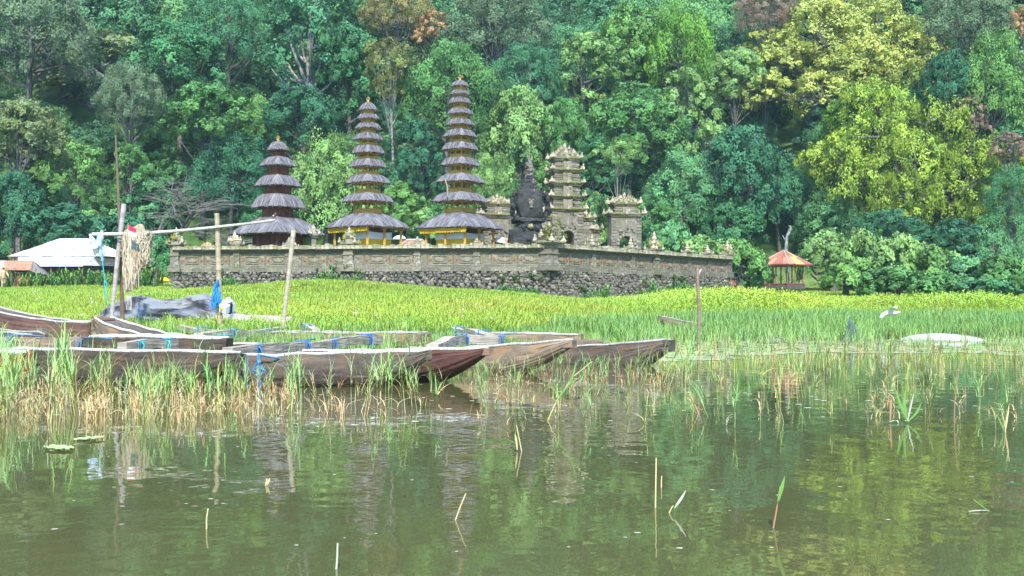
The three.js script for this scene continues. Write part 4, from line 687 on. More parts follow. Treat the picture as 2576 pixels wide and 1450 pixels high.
// the two big yellow trees, each with a crown of its own made of several domes
function bigTree(label, u, vFoot, d, lobes, color, def, seed) {
  const S = pxm(d), base = at(u, vFoot, d), gy = ground(base.x, base.z), o = thing('forest_tree', label, 'tree', [base.x, gy - 0.3, base.z]), list = [], limbs = [], R = rng(seed);
  const fork = V(0, Math.max(4, (base.y - gy)), 0);
  limbs.push(tube(curve([V(0.5, 0, 0), V(0.1, fork.y * 0.5, 0.2), fork], 6), [0.75, 0.68, 0.6, 0.55, 0.52, 0.5, 0.45], 8));
  for (const [lu, lv, lw, lh, dz] of lobes) {
    const c = at(lu, lv, d + dz), x = c.x - base.x, y = c.y - gy + 0.3, z = c.z - base.z, r = lw / S / 2;
    const g = crown({ ...def, r, h: lh / S, n: Math.max(10, Math.round(def.n * r * r / 14)), seed: seed + Math.round(lu) }); g.translate(x, y, z); list.push(g);
    limbs.push(tube(curve([fork, V(x * 0.4, lerp(fork.y, y, 0.35) , z * 0.5), V(x * 0.85, y - lh / S * 0.15, z * 0.9), V(x * 1.05, y + lh / S * 0.15, z)], 7), [0.4, 0.34, 0.3, 0.25, 0.2, 0.16, 0.12, 0.06], 6, false));
    for (const B of g.userData.boughs.filter((_, i) => i % 3 === 0)) limbs.push(tube([V(x * 0.85, y - lh / S * 0.15, z * 0.9), B.c.clone().multiplyScalar(0.6).add(V(x, y - 0.3, z)), B.c.clone().add(V(x, y, z))], [0.16, 0.1, 0.04], 5, false));
  }
  part('trunk', merged(limbs), bark, o);
  const cg = mergeGeometries(list.map((g) => { g.userData = {}; return g; }));
  part('crown', cg, green(color), o);
  for (const [lu, lv, lw, lh, dz] of lobes) note(lu, lv - lh / 2, lw, lh, d + dz);
}
bigTree('great golden yellow green tree with broad domed crown at the upper right', 2150, 330, 140, [[2060, 95, 250, 170, 0], [2200, 75, 200, 150, 2], [1975, 150, 170, 130, -2], [2290, 120, 160, 120, 1], [2180, 165, 200, 120, -3], [1925, 235, 130, 90, -4], [2060, 240, 160, 100, -4], [2110, 20, 170, 80, 3], [1930, 130, 130, 110, 0], [1890, 215, 100, 80, -2], [2130, 190, 220, 130, -1], [2260, 190, 160, 100, -1], [2340, 140, 90, 90, 2]], 'gold', { n: 13, clumps: 13, per: 22, leaf: [0.34, 0.18], flat: 0.5, bough: 0.36 }, 611);
bigTree('lime yellow tree with drooping tiers of foliage, below the great golden tree', 2300, 520, 122, [[2230, 255, 190, 90, 2], [2340, 300, 210, 120, 0], [2200, 330, 190, 100, -2], [2110, 385, 170, 90, -1], [2300, 390, 220, 110, -3], [2440, 390, 210, 110, 0], [2530, 420, 130, 90, 1], [2170, 450, 180, 80, -3], [2280, 480, 190, 100, -4], [2400, 480, 190, 100, -2], [2470, 520, 120, 80, -1], [2060, 400, 110, 80, 0], [2180, 235, 140, 80, 3], [2240, 540, 130, 70, -4]], 'lime', { n: 11, clumps: 14, per: 24, leaf: [0.36, 0.13], flat: 0.5, droop: 0.7, bough: 0.4 }, 733);

// leafless grey branching trees
function bareTree(u, v0, d, height, label, seed, m, spreadK = 1) {
  const p = at(u, v0, d), gy = ground(p.x, p.z), o = thing('bare_tree', label, 'tree', [p.x, Math.min(gy, p.y) - 0.3, p.z]), R = rng(seed), list = [], twigs = [];
  (function grow(a, dir, len, r, depth) {
    const b = a.clone().addScaledVector(dir, len), mid = a.clone().lerp(b, 0.5).add(V((R() - 0.5) * len * 0.2, (R() - 0.3) * len * 0.12, (R() - 0.5) * len * 0.2));
    (depth > 2 ? twigs : list).push(tube([a, mid, b], [r, r * 0.85, r * 0.65], depth > 2 ? 3 : 5, false));
    if (depth < 5) for (let i = 0, n = depth < 2 ? 4 : 3; i < n; i++) { const q = R() * 6.28, s = (0.55 + 0.45 * R()) * spreadK; grow(i < n - 1 ? b : mid, dir.clone().multiplyScalar(0.8).add(V(Math.cos(q) * s, 0.15 * R() - 0.05 * depth, Math.sin(q) * s)).normalize(), len * (0.62 + 0.16 * R()), r * 0.58, depth + 1); }
  })(V(0, 0, 0), V((R() - 0.5) * 0.2, 1, 0).normalize(), height * 0.36, height * 0.022, 0);
  part('trunk', merged(list), m, o); part('twigs', merged(twigs), m, o);
  note(u, v0 - height * pxm(d) * 0.9, 120, 120, d);
}
bareTree(430, 560, 118, 13, 'leafless tree with long grey branches left of the lowest tower, upper of two', 5, twigGrey, 1.35);
bareTree(560, 600, 114, 8, 'tangled leafless grey shrub behind the left part of the temple wall', 8, twigGrey, 1.5);
bareTree(1625, 500, 120, 5.5, 'small leafless pale tree with forked branches right of the slim white trunk', 12, barkPale, 0.9);
{ // dead pale trunk behind the gazebo
  const a = at(1983, 700, 112), b = at(1979, 600, 112), c = at(1990, 572, 112), o = thing('dead_tree', 'dead white forked tree trunk standing behind the gazebo', 'tree', [a.x, a.y - 0.8, a.z]), L = (p) => p.clone().sub(o.position);
  part('trunk', merged([tube(curve([V(0, 0, 0), L(b), L(c), L(at(1984, 568, 112))], 8), [0.17, 0.16, 0.15, 0.14, 0.13, 0.1, 0.07, 0.05, 0.03], 6), tube([L(b).lerp(V(0, 0, 0), 0.1), L(at(1969, 592, 112))], [0.07, 0.03], 5)]), barkPale, o);
}

// the unbroken mass of forest behind and between the single trees
{
  const R = rng(321), keys = ['round', 'fine', 'tall'], cols = [[0.1, 0.24, 0.085], [0.12, 0.27, 0.075], [0.17, 0.33, 0.095], [0.09, 0.22, 0.1], [0.22, 0.31, 0.1]], places = keys.map(() => []);
  for (let d = 117; d < 330; d += 5) for (let x = -60 - d * 0.55; x < 60 + d * 0.55; x += 6.5) {
    const px = x + (R() - 0.5) * 6, pd = d + (R() - 0.5) * 6, kk = Math.floor(R() * 3), sc = 0.85 + 0.6 * R(), gy = ground(px, -pd), c0 = cols[Math.floor(R() * R() * 5)], turn = R() * 6.28;
    if (gy < 4.2) continue;
    const low = pd < 150 ? 0.55 : 1, cy = gy + (pd < 150 ? 2.2 : 5.5) * sc, S = pxm(pd), u = 1288 + px * S, v = 770 - (cy - EYE) * S;
    if (seenTrees.some(([a, b, w, h, dd]) => pd < dd + 1 && ((u - a) / (w * 0.9 + 25)) ** 2 + ((v - b) / (h * 0.9 + 25)) ** 2 < 1)) continue;
    places[kk].push([px, cy, -pd, sc * low, turn, c0, 0.7 + 0.6 * R()]);
  }
  keys.forEach((k, i) => {
    const im = new THREE.InstancedMesh(protos[k][0], leafMat('mass', [1, 1, 1]), places[i].length), m = new THREE.Matrix4(), q = new THREE.Quaternion();
    places[i].forEach(([x, y, z, s, t, c, f], n) => { im.setMatrixAt(n, m.compose(V(x, y, z), q.setFromAxisAngle(UP, t), V(s, s, s))); im.setColorAt(n, rgb(c[0] * f, c[1] * f, c[2] * f)); });
    im.name = numbered('forest'); im.castShadow = im.receiveShadow = true; tag(im, ['dense far forest of round crowns covering the hillside', 'dense far forest of fine leaved trees covering the hillside', 'dense far forest of tall trees covering the hillside'][i], null, null, 'stuff'); scene.add(im);
  });
}
// ---------- dugout canoes ----------
const hullMap = tex(512, (x, y) => { const a = noise3(x * 4, y * 48, 1, 4, 48), b = noise3(x * 2, y * 20, 4, 2, 20), c = fbm(x * 6, y * 6, 9, 4, 6), w = sstep(0.55, 0.72, fbm(x * 9, y * 12, 31, 4, 3)); let k = mix3([0.22, 0.2, 0.19], [1.0, 0.96, 0.92], clamp(a * 0.5 + b * 0.35 + c * 0.5 - 0.25, 0, 1)); k = mix3(k, [1.0, 0.72, 0.45], w * 0.45); return k; }, true, 0.5);
const hullBump = tex(512, (x, y) => { const v = noise3(x * 6, y * 60, 2, 6, 60) * 0.5 + fbm(x * 10, y * 14, 8, 4, 2) * 0.6; return [v, v, v]; }, false, 0.5);
const hw = (c) => mat(c, 0.9, { map: hullMap, bumpMap: hullBump, bumpScale: 0.035 });
const hullWood = { dark: hw([0.105, 0.072, 0.045]), brown: hw([0.12, 0.046, 0.025]), grey: hw([0.33, 0.235, 0.145]), ash: hw([0.15, 0.108, 0.072]), red: hw([0.42, 0.08, 0.035]), purple: hw([0.19, 0.095, 0.06]) };
const sunlitRimWood = wood([0.72, 0.66, 0.56]), rimDull = wood([0.5, 0.44, 0.36]), beamWood = [wood([0.6, 0.5, 0.38]), wood([0.32, 0.22, 0.14]), wood([0.5, 0.41, 0.3])], insideWood = wood([0.15, 0.11, 0.08]), endWood = wood([0.46, 0.27, 0.14]);
const hulls = [];
// hollowed log: local +x towards the bow, y = 0 at the keel. The stern is cut blunt, the bow rises to a blunt nose
function canoe(label, stern, bow, w, h, wd, opt = {}) {
  hulls.push([stern.x, stern.z, bow.x, bow.z, w / 2]);
  const dir = bow.clone().sub(stern), L = Math.hypot(dir.x, dir.z), R = rng(opt.seed ?? Math.round(bow.x * 100)), rise = dir.y, y0 = stern.y - h;
  const o = thing('dugout_canoe', label, 'canoe', [stern.x, y0, stern.z], Math.atan2(-dir.z, dir.x), 'dugout canoes along the lake shore');
  if (opt.roll) { o.rotation.order = 'YXZ'; o.rotation.x = opt.roll; }
  const N = 30, hullP = [], hullU = [], hullI = [], inP = [], inU = [], inI = [], K = 9, nose = opt.nose ?? 0.85, rims = [[], []], blunt = opt.blunt ?? 0.45;
  const half = (t) => w / 2 * (t < 0.12 ? lerp(0.72, 1, sstep(0, 0.12, t)) : t > 1 - nose / L ? lerp(1, blunt, Math.pow((t - 1 + nose / L) / (nose / L), 1.6)) : 1), end = nose / L;
  const lip = (t) => h + rise * Math.pow(t, 2.2) + (noise3(t * 9 + w * 9, 2, L) - 0.5) * 0.035, keel = (t) => t > 1 - end * 1.25 ? (h + rise - (opt.noseH ?? 0.2)) * Math.pow((t - 1 + end * 1.25) / (end * 1.25), 1.7) : t < 0.1 ? 0.1 * Math.pow(1 - t / 0.1, 2) : 0;
  for (let i = 0; i <= N; i++) {
    const t = i / N, x = t * L, b = half(t), y1 = lip(t), yk = Math.min(keel(t), y1 - 0.06), jit = () => (R() - 0.5) * 0.014;
    for (let k = 0; k <= K * 2; k++) { const a = (k / K - 1), s = Math.sign(a), q = Math.abs(a), zz = s * b * Math.pow(Math.sin(Math.min(1, q * 1.15) * Math.PI / 2), 0.75) * (1 - 0.06 * sstep(0.8, 1, q)), yy = yk + (y1 - yk) * Math.pow(q, 2.1); const dent = (fbm(x * 5, yy * 16 + s, L, 3) - 0.5) * 0.045; hullP.push(x + jit(), yy + jit(), zz + dent * s * sstep(0.1, 0.4, q) * (q > 0.9 ? 0.3 : 1) + jit()); hullU.push(x, q * h * 1.3 * s + k * 0.01); }
    const inset = 0.045, bb = Math.max(b - inset, 0.02), deep = t < 0.06 || t > 1 - end * 0.55 ? y1 - 0.03 : Math.max(yk + 0.07, y1 - (h - 0.08) * sstep(0.06, 0.14, t) * sstep(0, end * 0.6, 1 - t - end * 0.5) - 0.03);
    for (let k = 0; k <= 8; k++) { const a = k / 4 - 1; inP.push(x, deep + (y1 - 0.015 - deep) * Math.pow(Math.abs(a), 3), Math.sign(a) * bb * Math.pow(Math.abs(a), 0.7)); inU.push(x, a * b); }
    rims[0].push(V(x, y1, b * 0.94 - 0.012)); rims[1].push(V(x, y1, -b * 0.94 + 0.012));
  }
  const W = K * 2 + 1;
  for (let i = 0; i < N; i++) { for (let k = 0; k < W - 1; k++) { const a = i * W + k, b = a + W; hullI.push(a, a + 1, b, b, a + 1, b + 1); } for (let k = 0; k < 8; k++) { const a = i * 9 + k, b = a + 9; inI.push(a, a + 1, b, b, a + 1, b + 1); } }
  for (const [i, f] of [[0, 0], [N, 1]]) { const c = hullP.length / 3; hullP.push(i ? L + 0.02 : -0.02, (lip(i / N) + keel(i / N)) / 2, 0); hullU.push(0, 0); for (let k = 0; k < W - 1; k++) { const a = i * W + k; f ? hullI.push(c, a, a + 1) : hullI.push(c, a + 1, a); } }
  const G = (P, U, I) => { const g = new THREE.BufferGeometry(); g.setAttribute('position', new THREE.Float32BufferAttribute(P, 3)); g.setAttribute('uv', new THREE.Float32BufferAttribute(U, 2)); g.setIndex(I); g.computeVertexNormals(); return g; };
  const hull = part('hull', G(hullP, hullU, hullI), hullWood[wd], o);
  part('inner_hull', G(inP, inU, inI), insideWood, o);
  for (const r of rims) part('gunwale', (() => { const list = r.map((p) => p.clone()), g = tube(list, list.map(() => 0.022 + 0.006 * R()), 5); const p = g.attributes.position; for (let i = 0; i < p.count; i++) p.setZ(i, lerp(p.getZ(i), 0, 0)); return g; })(), opt.dull ? rimDull : sunlitRimWood, o);  // pale weathered rims; sunlit white of the top edges put into their colour
  // solid nose block with the mooring hole's dark eye, cracks as thin proud splinters
  const tipY = lip(1), tipK = keel(1);
  part('bow_nose', rough(uvBox(merged([T(new THREE.BoxGeometry(0.2, tipY - tipK + 0.005, blunt * w * 0.98, 3, 3, 3), L - 0.03, (tipY + tipK) / 2, 0)])), 0.03, L * 10), opt.rotten ? endWood : hullWood[wd], o);
  part('mooring_hole', T(new THREE.CylinderGeometry(0.028, 0.028, blunt * w + 0.04, 8), L - 0.16, tipY - 0.085, 0, Math.PI / 2), mat([0.01, 0.008, 0.006], 1), hull);
  return o;
}
const lashGeo = (a, b, th, tw) => { const t = b.clone().sub(a).normalize(); void t; return 0; };
// sawn beam from a to b with its rope lashings as parts
function beam(label, a, b, th, tw, m, lashes, rope = ropeBlue, seed = 1) {
  const d = b.clone().sub(a), L = d.length(), o = thing('timber_beam', label, 'beam', [a.x, a.y, a.z], 0, 'beams lashed across the canoes');
  o.quaternion.setFromRotationMatrix(new THREE.Matrix4().makeBasis(d.clone().normalize(), V().crossVectors(V().crossVectors(d, UP).normalize(), d.clone().normalize()).normalize(), V().crossVectors(d, UP).normalize()));
  const g = new THREE.BoxGeometry(L, th, tw, 16, 2, 2), p = g.attributes.position; for (let i = 0; i < p.count; i++) { const x = p.getX(i), w = Math.sin(x * 1.7 + seed) * 0.025; p.setXYZ(i, x + L / 2, p.getY(i) + w + (noise3(x * 2, 1, seed) - 0.5) * 0.03, p.getZ(i) + (noise3(x * 2, 9, seed) - 0.5) * 0.04); }
  const u = g.attributes.uv; void u; const gg = uvBox(g); gg.computeVertexNormals();
  part('timber', gg, m, o);
  const R = rng(seed);
  for (const f of lashes) { const list = []; for (let k = 0; k < 3; k++) { const x = f * L + (k - 1) * 0.05 + (R() - 0.5) * 0.02, s = (R() - 0.5) * 0.05, w = Math.sin(x * 1.7 + seed) * 0.025, q = [[1, 1], [1, -1], [-1, -1], [-1, 1], [1, 1]].map(([y, z], i) => V(x + s * i * 0.3, w + y * (th / 2 + 0.012), z * (tw / 2 + 0.012))); list.push(tube(q, 0.009, 5)); } for (let k = 0; k < 2; k++) { const x = f * L; list.push(tube(curve([V(x, th / 2, tw / 2), V(x + 0.06 * (R() - 0.2), th * 0.2, tw / 2 + 0.05), V(x + 0.08 * (R() - 0.5), -th * (0.6 + R()), tw / 2 + 0.03)], 5), 0.009, 4)); } list.push(tube(curve([V(f * L, th / 2 + 0.02, 0), V(f * L + 0.3, th / 2 + 0.03, 0.03), V(f * L + 0.55, th / 2 + 0.015, -0.02)], 6), 0.01, 4)); part('rope_lashing', merged(list), rope, o); }
  return o;
}
const D = (u, v, y) => at(u, v, FOCAL * (EYE - y) / (v - 770));      // the place on the sight line at height y (below the eye)
canoe('dark nearest canoe at the left, its pointed bow ending left of the blue rope', D(20, 879, 0.56), D(596, 888, 0.54), 0.66, 0.6, 'dark', { roll: -0.06, nose: 0.9, noseH: 0.17, blunt: 0.3, seed: 3 });
canoe('long dark canoe with the blue rope hanging down its side, foremost in the middle', D(545, 899, 0.45), D(1076, 882, 0.52), 0.74, 0.52, 'ash', { roll: -0.1, nose: 0.75, noseH: 0.14, blunt: 0.3, seed: 4 });
canoe('reddish brown canoe with a frayed pale bow tip, just behind the foremost middle canoe', D(760, 884, 0.44), D(1222, 876, 0.54), 0.74, 0.52, 'brown', { roll: -0.08, nose: 0.95, noseH: 0.1, blunt: 0.22, rotten: true, seed: 5 });
canoe('light brown weathered canoe with raised blunt bow, third canoe from the right', at(1040, 877, 21.9), at(1436, 853, 20.8), 0.66, 0.55, 'grey', { roll: -0.05, nose: 1.2, noseH: 0.15, blunt: 0.4, dull: true, seed: 6 });
canoe('grey brown canoe with a blunt bow, farthest right of the row at the water edge', at(1330, 872, 25.2), at(1680, 855, 23.2), 0.6, 0.55, 'ash', { roll: -0.05, nose: 0.9, noseH: 0.22, blunt: 0.5, dull: true, seed: 7 });
canoe('low canoe end with thin grey gunwales behind the light brown canoe', D(1180, 838, 0.52), D(1458, 842, 0.5), 0.6, 0.5, 'grey', { nose: 0.8, noseH: 0.25, blunt: 0.5, dull: true, seed: 8 });
canoe('half hidden canoe with broken blunt bow in the grass behind the middle canoes', D(690, 835, 0.6), D(1064, 838, 0.62), 0.66, 0.5, 'grey', { nose: 0.8, noseH: 0.34, blunt: 0.6, dull: true, seed: 9 });
canoe('canoe pointing right with dark squared bow, behind the lashed beam left of centre', D(240, 846, 0.68), D(568, 850, 0.66), 0.7, 0.5, 'dark', { nose: 0.6, noseH: 0.3, blunt: 0.5, seed: 10 });
canoe('canoe with pale straight gunwales, deep in the grass left of centre', D(470, 866, 0.52), D(800, 872, 0.5), 0.62, 0.48, 'ash', { roll: -0.08, seed: 11 });
canoe('reddish long canoe raised at its left end, behind all others at the left edge', D(240, 811, 0.86), at(-40, 766, 25), 0.75, 0.72, 'purple', { nose: 0.7, noseH: 0.5, blunt: 0.7, dull: true, seed: 12 });
canoe('canoe with its bow tilted up to the left, below the leaning bamboo pole', D(475, 848, 0.66), at(258, 797, 22.2), 0.62, 0.5, 'grey', { nose: 0.7, noseH: 0.36, blunt: 0.62, seed: 13 });
canoe('dark canoe piece with curved rim in the grass at the left edge', D(-120, 826, 0.72), D(96, 842, 0.68), 0.6, 0.48, 'dark', { dull: true, seed: 14 });
canoe('canoe with rotten red bow end at the left edge, in the tall reeds', D(-330, 884, 0.6), D(68, 884, 0.58), 0.62, 0.56, 'red', { rotten: false, nose: 0.5, noseH: 0.34, blunt: 0.6, seed: 15 });
canoe('small grey canoe half sunk in grass under the grey net heap', at(612, 836, 30), at(468, 814, 31), 0.6, 0.45, 'grey', { dull: true, noseH: 0.3, blunt: 0.5, seed: 16 });
canoe('pale topped canoe pointing left beside the grey net heap', at(812, 834, 30.5), at(490, 799, 33.5), 0.75, 0.45, 'grey', { noseH: 0.12, blunt: 0.25, nose: 1.4, seed: 17 });
{ const o = part('deck_plank', rough(uvBox(new THREE.BoxGeometry(3.2, 0.05, 0.42, 14, 1, 3)), 0.015, 5), beamWood[0], scene); tag(o, 'wide pale plank lying over the canoe right of the grey net heap', 'plank'); const a = at(500, 797, 33), b = at(735, 812, 31); o.position.copy(a.clone().lerp(b, 0.5)); o.position.y += 0.04; o.rotation.set(0.35, Math.atan2(-(b.z - a.z), b.x - a.x), Math.atan2(b.y - a.y, Math.hypot(b.x - a.x, b.z - a.z)), 'YZX'); }
beam('dark long beam with three blue lashings over the canoes at the left edge', at(38, 850, 23.5), at(298, 838, 26.5), 0.17, 0.2, beamWood[1], [0.12, 0.36, 0.68, 0.95], ropeBlue, 2);
beam('beam with teal lashings over the nearest left canoe', at(306, 875, 18.2), at(563, 858, 21.4), 0.15, 0.16, beamWood[2], [0.12, 0.36, 0.68, 0.95], ropeTeal, 3);
beam('long pale beam running back from the squared bow, behind the teal lashed beam', at(500, 847, 24), at(724, 833, 29.5), 0.17, 0.2, beamWood[0], [0.3, 0.7, 0.97], ropeBlue, 4);
beam('foremost beam with thick blue rope, lying across the middle canoes', at(572, 891, 17.2), at(955, 854, 23), 0.17, 0.17, beamWood[2], [0.13, 0.42, 0.6, 0.88], ropeBlue, 5);
beam('pale short beam behind the long pale beam, right of the thin straight pole', at(730, 811, 33), at(796, 834, 27), 0.16, 0.2, beamWood[0], [0.15, 0.75], ropeBlue, 6);
beam('pale short beam lashed at its far end, farthest right beam', at(1142, 832, 30), at(1232, 848, 25), 0.17, 0.2, beamWood[0], [0.2, 0.85], ropeBlue, 7);
beam('pale beam lying over the reddish brown canoe', at(1090, 874, 19.4), at(1166, 854, 23.2), 0.17, 0.2, beamWood[0], [0.9], ropeBlue, 8);
beam('grey beam end with bright blue rope knot behind the light brown canoe', at(1170, 857, 23.4), at(1264, 855, 23.8), 0.18, 0.18, beamWood[2], [0.9], ropeBlue, 9);
beam('short thick beam stub between the two right canoes', at(1432, 866, 24.6), at(1512, 863, 25), 0.2, 0.22, beamWood[1], [], ropeBlue, 10);
beam('pale beam in the grass behind the dark left beam', at(452, 826, 28), at(560, 838, 26), 0.12, 0.14, beamWood[2], [0.5], ropeBlue, 11);
beam('left most beam end with blue rope near the left edge', at(-60, 858, 20), at(212, 868, 19.6), 0.2, 0.2, beamWood[1], [0.35, 0.97], ropeBlue, 12);
{ // blue rope that hangs from the beam over the side of the foremost middle canoe
  const P = (u, v, d = 16.7) => at(u, v, d), list = [];
  for (const [u, k] of [[622, 0], [654, 1], [650, 2]]) list.push(tube(curve([P(u + (k ? -4 : 0), 893), P(u, 915), P(u + (k === 2 ? 3 : 0), 940), P(u - 1, 968 + 20 * (k === 1)), P(u - 2, 985 + 40 * (k === 1))], 12), 0.01, 5));
  list.push(tube(curve([P(651, 905), P(636, 930), P(648, 934), P(661, 926), P(648, 922), P(630, 938)], 16), 0.009, 5), tube(curve([P(650, 925), P(668, 935), P(640, 945)], 8), 0.012, 5), tube(curve([P(648, 892, 16.9), P(700, 902, 17.1), P(780, 893, 18.2), P(800, 885, 18.6)], 14), 0.012, 6));
  const k = part('rope_knot', T(new THREE.IcosahedronGeometry(0.035, 1), ...P(651, 912).toArray()), ropeBlue, scene); scene.remove(k);
  const o = thing('rope', 'thick blue rope with loose knot hanging over the side of the foremost middle canoe', 'rope'); part('rope_strand', merged(list), ropeBlue, o); o.add(k);
}
// ---------- poles, crossbar and what hangs from it ----------
const stick = (name, label, cat, pts, r, m, group) => { const o = thing(name, label, cat, pts[0].toArray(), 0, group), q = pts.map((p) => p.clone().sub(pts[0])), c = q.length > 2 ? curve(q, 14) : [q[0], q[0].clone().lerp(q[1], 0.5), q[1]]; const rr = c.map((_, i) => lerp(r[0], r[1], i / (c.length - 1))); part('shaft', tube(c, rr, 8), m, o); return [o, c, rr]; };
function nodes(o, c, rr, n, m) { for (let k = 1; k < n; k++) { const f = k / n * (c.length - 1), i = Math.floor(f), p = c[i].clone().lerp(c[Math.min(i + 1, c.length - 1)], f - i), q = part('bamboo_joint', new THREE.TorusGeometry(rr[i] * 1.02, rr[i] * 0.12, 5, 10), m, o); q.position.copy(p); q.quaternion.setFromUnitVectors(V(0, 0, 1), c[Math.min(i + 1, c.length - 1)].clone().sub(c[Math.max(i - 1, 0)]).normalize()); } }
const greyPole = mat([0.5, 0.42, 0.38], 0.8, { map: woodMap }), brownPole = mat([0.2, 0.13, 0.07], 0.9, { map: woodMap }), bambooDark = mat([0.35, 0.27, 0.16], 0.7), peeled = mat([0.52, 0.42, 0.28], 0.6, { map: woodMap });
{ const [o, c, r] = stick('bamboo_pole', 'grey leaning bamboo pole at the left that carries the crossbar', 'pole', [at(278, 822, 30), at(294, 660, 30), at(311, 513, 30)], [0.055, 0.062], greyPole); nodes(o, c, r, 9, bambooDark); }
stick('wooden_pole', 'tallest thin brown pole, standing beside the leaning bamboo pole', 'pole', [at(308, 830, 30.3), at(303, 640, 30.3), at(296, 470, 30.3), at(290, 340, 30.3)], [0.06, 0.022], brownPole);
{ const [o, c, r] = stick('bamboo_pole', 'pale upright bamboo pole with the blue net and white can tied to it', 'pole', [at(553, 826, 30), at(549, 680, 30), at(545, 537, 30)], [0.075, 0.06], bamboo); nodes(o, c, r, 8, bambooDark); }
{ const [o, c, r] = stick('wooden_pole', 'short pale peeled pole leaning right, right of the upright bamboo pole', 'pole', [at(711, 826, 27), at(725, 700, 27), at(738, 580, 27)], [0.045, 0.055], peeled); nodes(o, c, r, 3, bambooDark); }
stick('wooden_post', 'thin crooked post with a forked top standing alone in the shallows at the right', 'post', [at(1757, 872, 36.5), at(1759, 790, 36.5), at(1756, 720, 36.5), at(1755, 676, 36.5)], [0.055, 0.05], mat([0.3, 0.2, 0.13], 0.9, { map: woodMap }));
part('fork', tube(curve([V(0, 2.2, 0), V(0.05, 2.32, 0), V(0.11, 2.4, 0)], 4), [0.04, 0.035, 0.03, 0.028, 0.025], 6), greyPole, scene.children[scene.children.length - 1]);
{ const [o, c, r] = stick('crossbar', 'long thin bent pole tied across the bamboo poles, with a bird on its right end', 'pole', [at(232, 590, 29.8), at(320, 589, 29.8), at(450, 581, 29.85), at(560, 570, 29.9), at(630, 562, 29.9), at(691, 554, 29.9)], [0.05, 0.028], mat([0.6, 0.55, 0.42], 0.7, { map: woodMap })); nodes(o, c, r, 13, bambooDark); }
{ // old beige net over the crossbar: many thin strands
  const o = thing('fishing_net', 'beige tangled fishing net draped over the crossbar', 'net'), R = rng(88), m = [mat([0.44, 0.34, 0.21], 0.95), mat([0.3, 0.22, 0.13], 0.95), mat([0.52, 0.44, 0.31], 0.95)], sets = [[], [], []];
  for (let i = 0; i < 620; i++) {
    const u = 308 + 70 * R(), dz = (R() - 0.5) * 0.25, long = u < 345 ? 735 - 110 * R() * R() - (u > 330 ? 30 * R() : 0) : 690 - 80 * R() - (u - 345) * 0.9, v0 = 586 + (u - 308) * -0.05 + 3 * R(), p = [at(u, v0, 29.8 + dz)], wob = 3 + 3 * R();
    for (let k = 1; k <= 6; k++) p.push(at(u + (R() - 0.5) * wob * 2 - (u - 338) * 0.1 * k / 6, lerp(v0, long, k / 6), 29.8 + dz * (1 + k * 0.1) + (R() - 0.5) * 0.06));
    sets[i % 3].push(tube(curve(p, 12), 0.007 + 0.008 * R(), 3, false));
  }
  for (let i = 0; i < 60; i++) { const u = 310 + 66 * R(), v = 590 + 70 * R(), p = []; for (let k = 0; k < 6; k++) p.push(at(u + (R() - 0.5) * 34, v + (R() - 0.5) * 30, 29.68 + 0.2 * R())); sets[i % 3].push(tube(curve(p, 16), 0.007, 3, false)); }
  for (let i = 0; i < 12; i++) { const u = 316 + 14 * R(), p = []; for (let k = 0; k < 6; k++) p.push(at(u + (R() - 0.5) * 6, 690 + 18 * k, 29.75)); sets[2].push(tube(curve(p, 10), 0.0028, 3, false)); }
  sets.forEach((s, i) => { part('net_strands', merged(s), m[i], o).userData.kind = 'stuff'; });
  const core = new THREE.SphereGeometry(1, 14, 12); rough(core, 0.25, 5); part('net_bundle', uvBox(core.scale(0.33, 0.45, 0.1).translate(...at(342, 612, 29.8).toArray())), m[1], o);
}
{ // plastic bottles hung from the left end of the crossbar
  const plastic = mat([0.74, 0.77, 0.76], 0.2, { transmission: 0.4, thickness: 0, ior: 1.4 }), blue = mat([0.3, 0.45, 0.62], 0.4), cap = mat([0.7, 0.75, 0.8], 0.4);
  const bottleGeo = lathe([[0.001, 0], [0.075, 0], [0.085, 0.02], [0.085, 0.12], [0.078, 0.14], [0.085, 0.16], [0.085, 0.25], [0.05, 0.32], [0.03, 0.35], [0.03, 0.38], [0.001, 0.385]], 12);
  [[233, 610, 0.35, 0, 'upper left'], [251, 602, -0.25, 0, 'topmost'], [241, 624, 0.15, Math.PI, 'middle'], [254, 634, -0.15, Math.PI, 'lowest']].forEach(([u, v, rz, rx, w], i) => { const p = at(u, v, 29.7 + 0.05 * i), o = thing('plastic_bottle', w + ' of the four clear plastic bottles hanging at the left end of the crossbar', 'bottle', p.toArray(), 0, 'bottles hanging at the crossbar'); o.rotation.set(rx, 0, rz); part('bottle_body', bottleGeo, plastic, o).position.y = -0.19; part('bottle_cap', new THREE.CylinderGeometry(0.033, 0.033, 0.04, 10), cap, o).position.y = 0.2; if (i < 3) part('label_band', new THREE.CylinderGeometry(0.087, 0.087, 0.06, 12, 1, true), blue, o).position.y = 0.0; });
  const o = thing('rope', 'thin teal blue cord hanging from the left end of the crossbar into the grass', 'rope'); part('rope_strand', merged([tube(curve([at(254, 592, 29.75), at(256, 650, 29.75), at(262, 700, 29.75), at(264, 735, 29.75), at(271, 770, 29.75)], 14), 0.012, 4), tube(curve([at(243, 590, 29.7), at(246, 600, 29.7), at(246, 612, 29.7)], 6), 0.02, 5), tube(curve([at(262, 706, 29.75), at(268, 716, 29.75), at(263, 728, 29.75), at(270, 745, 29.75)], 12), 0.014, 4)]), ropeTeal, o);
}
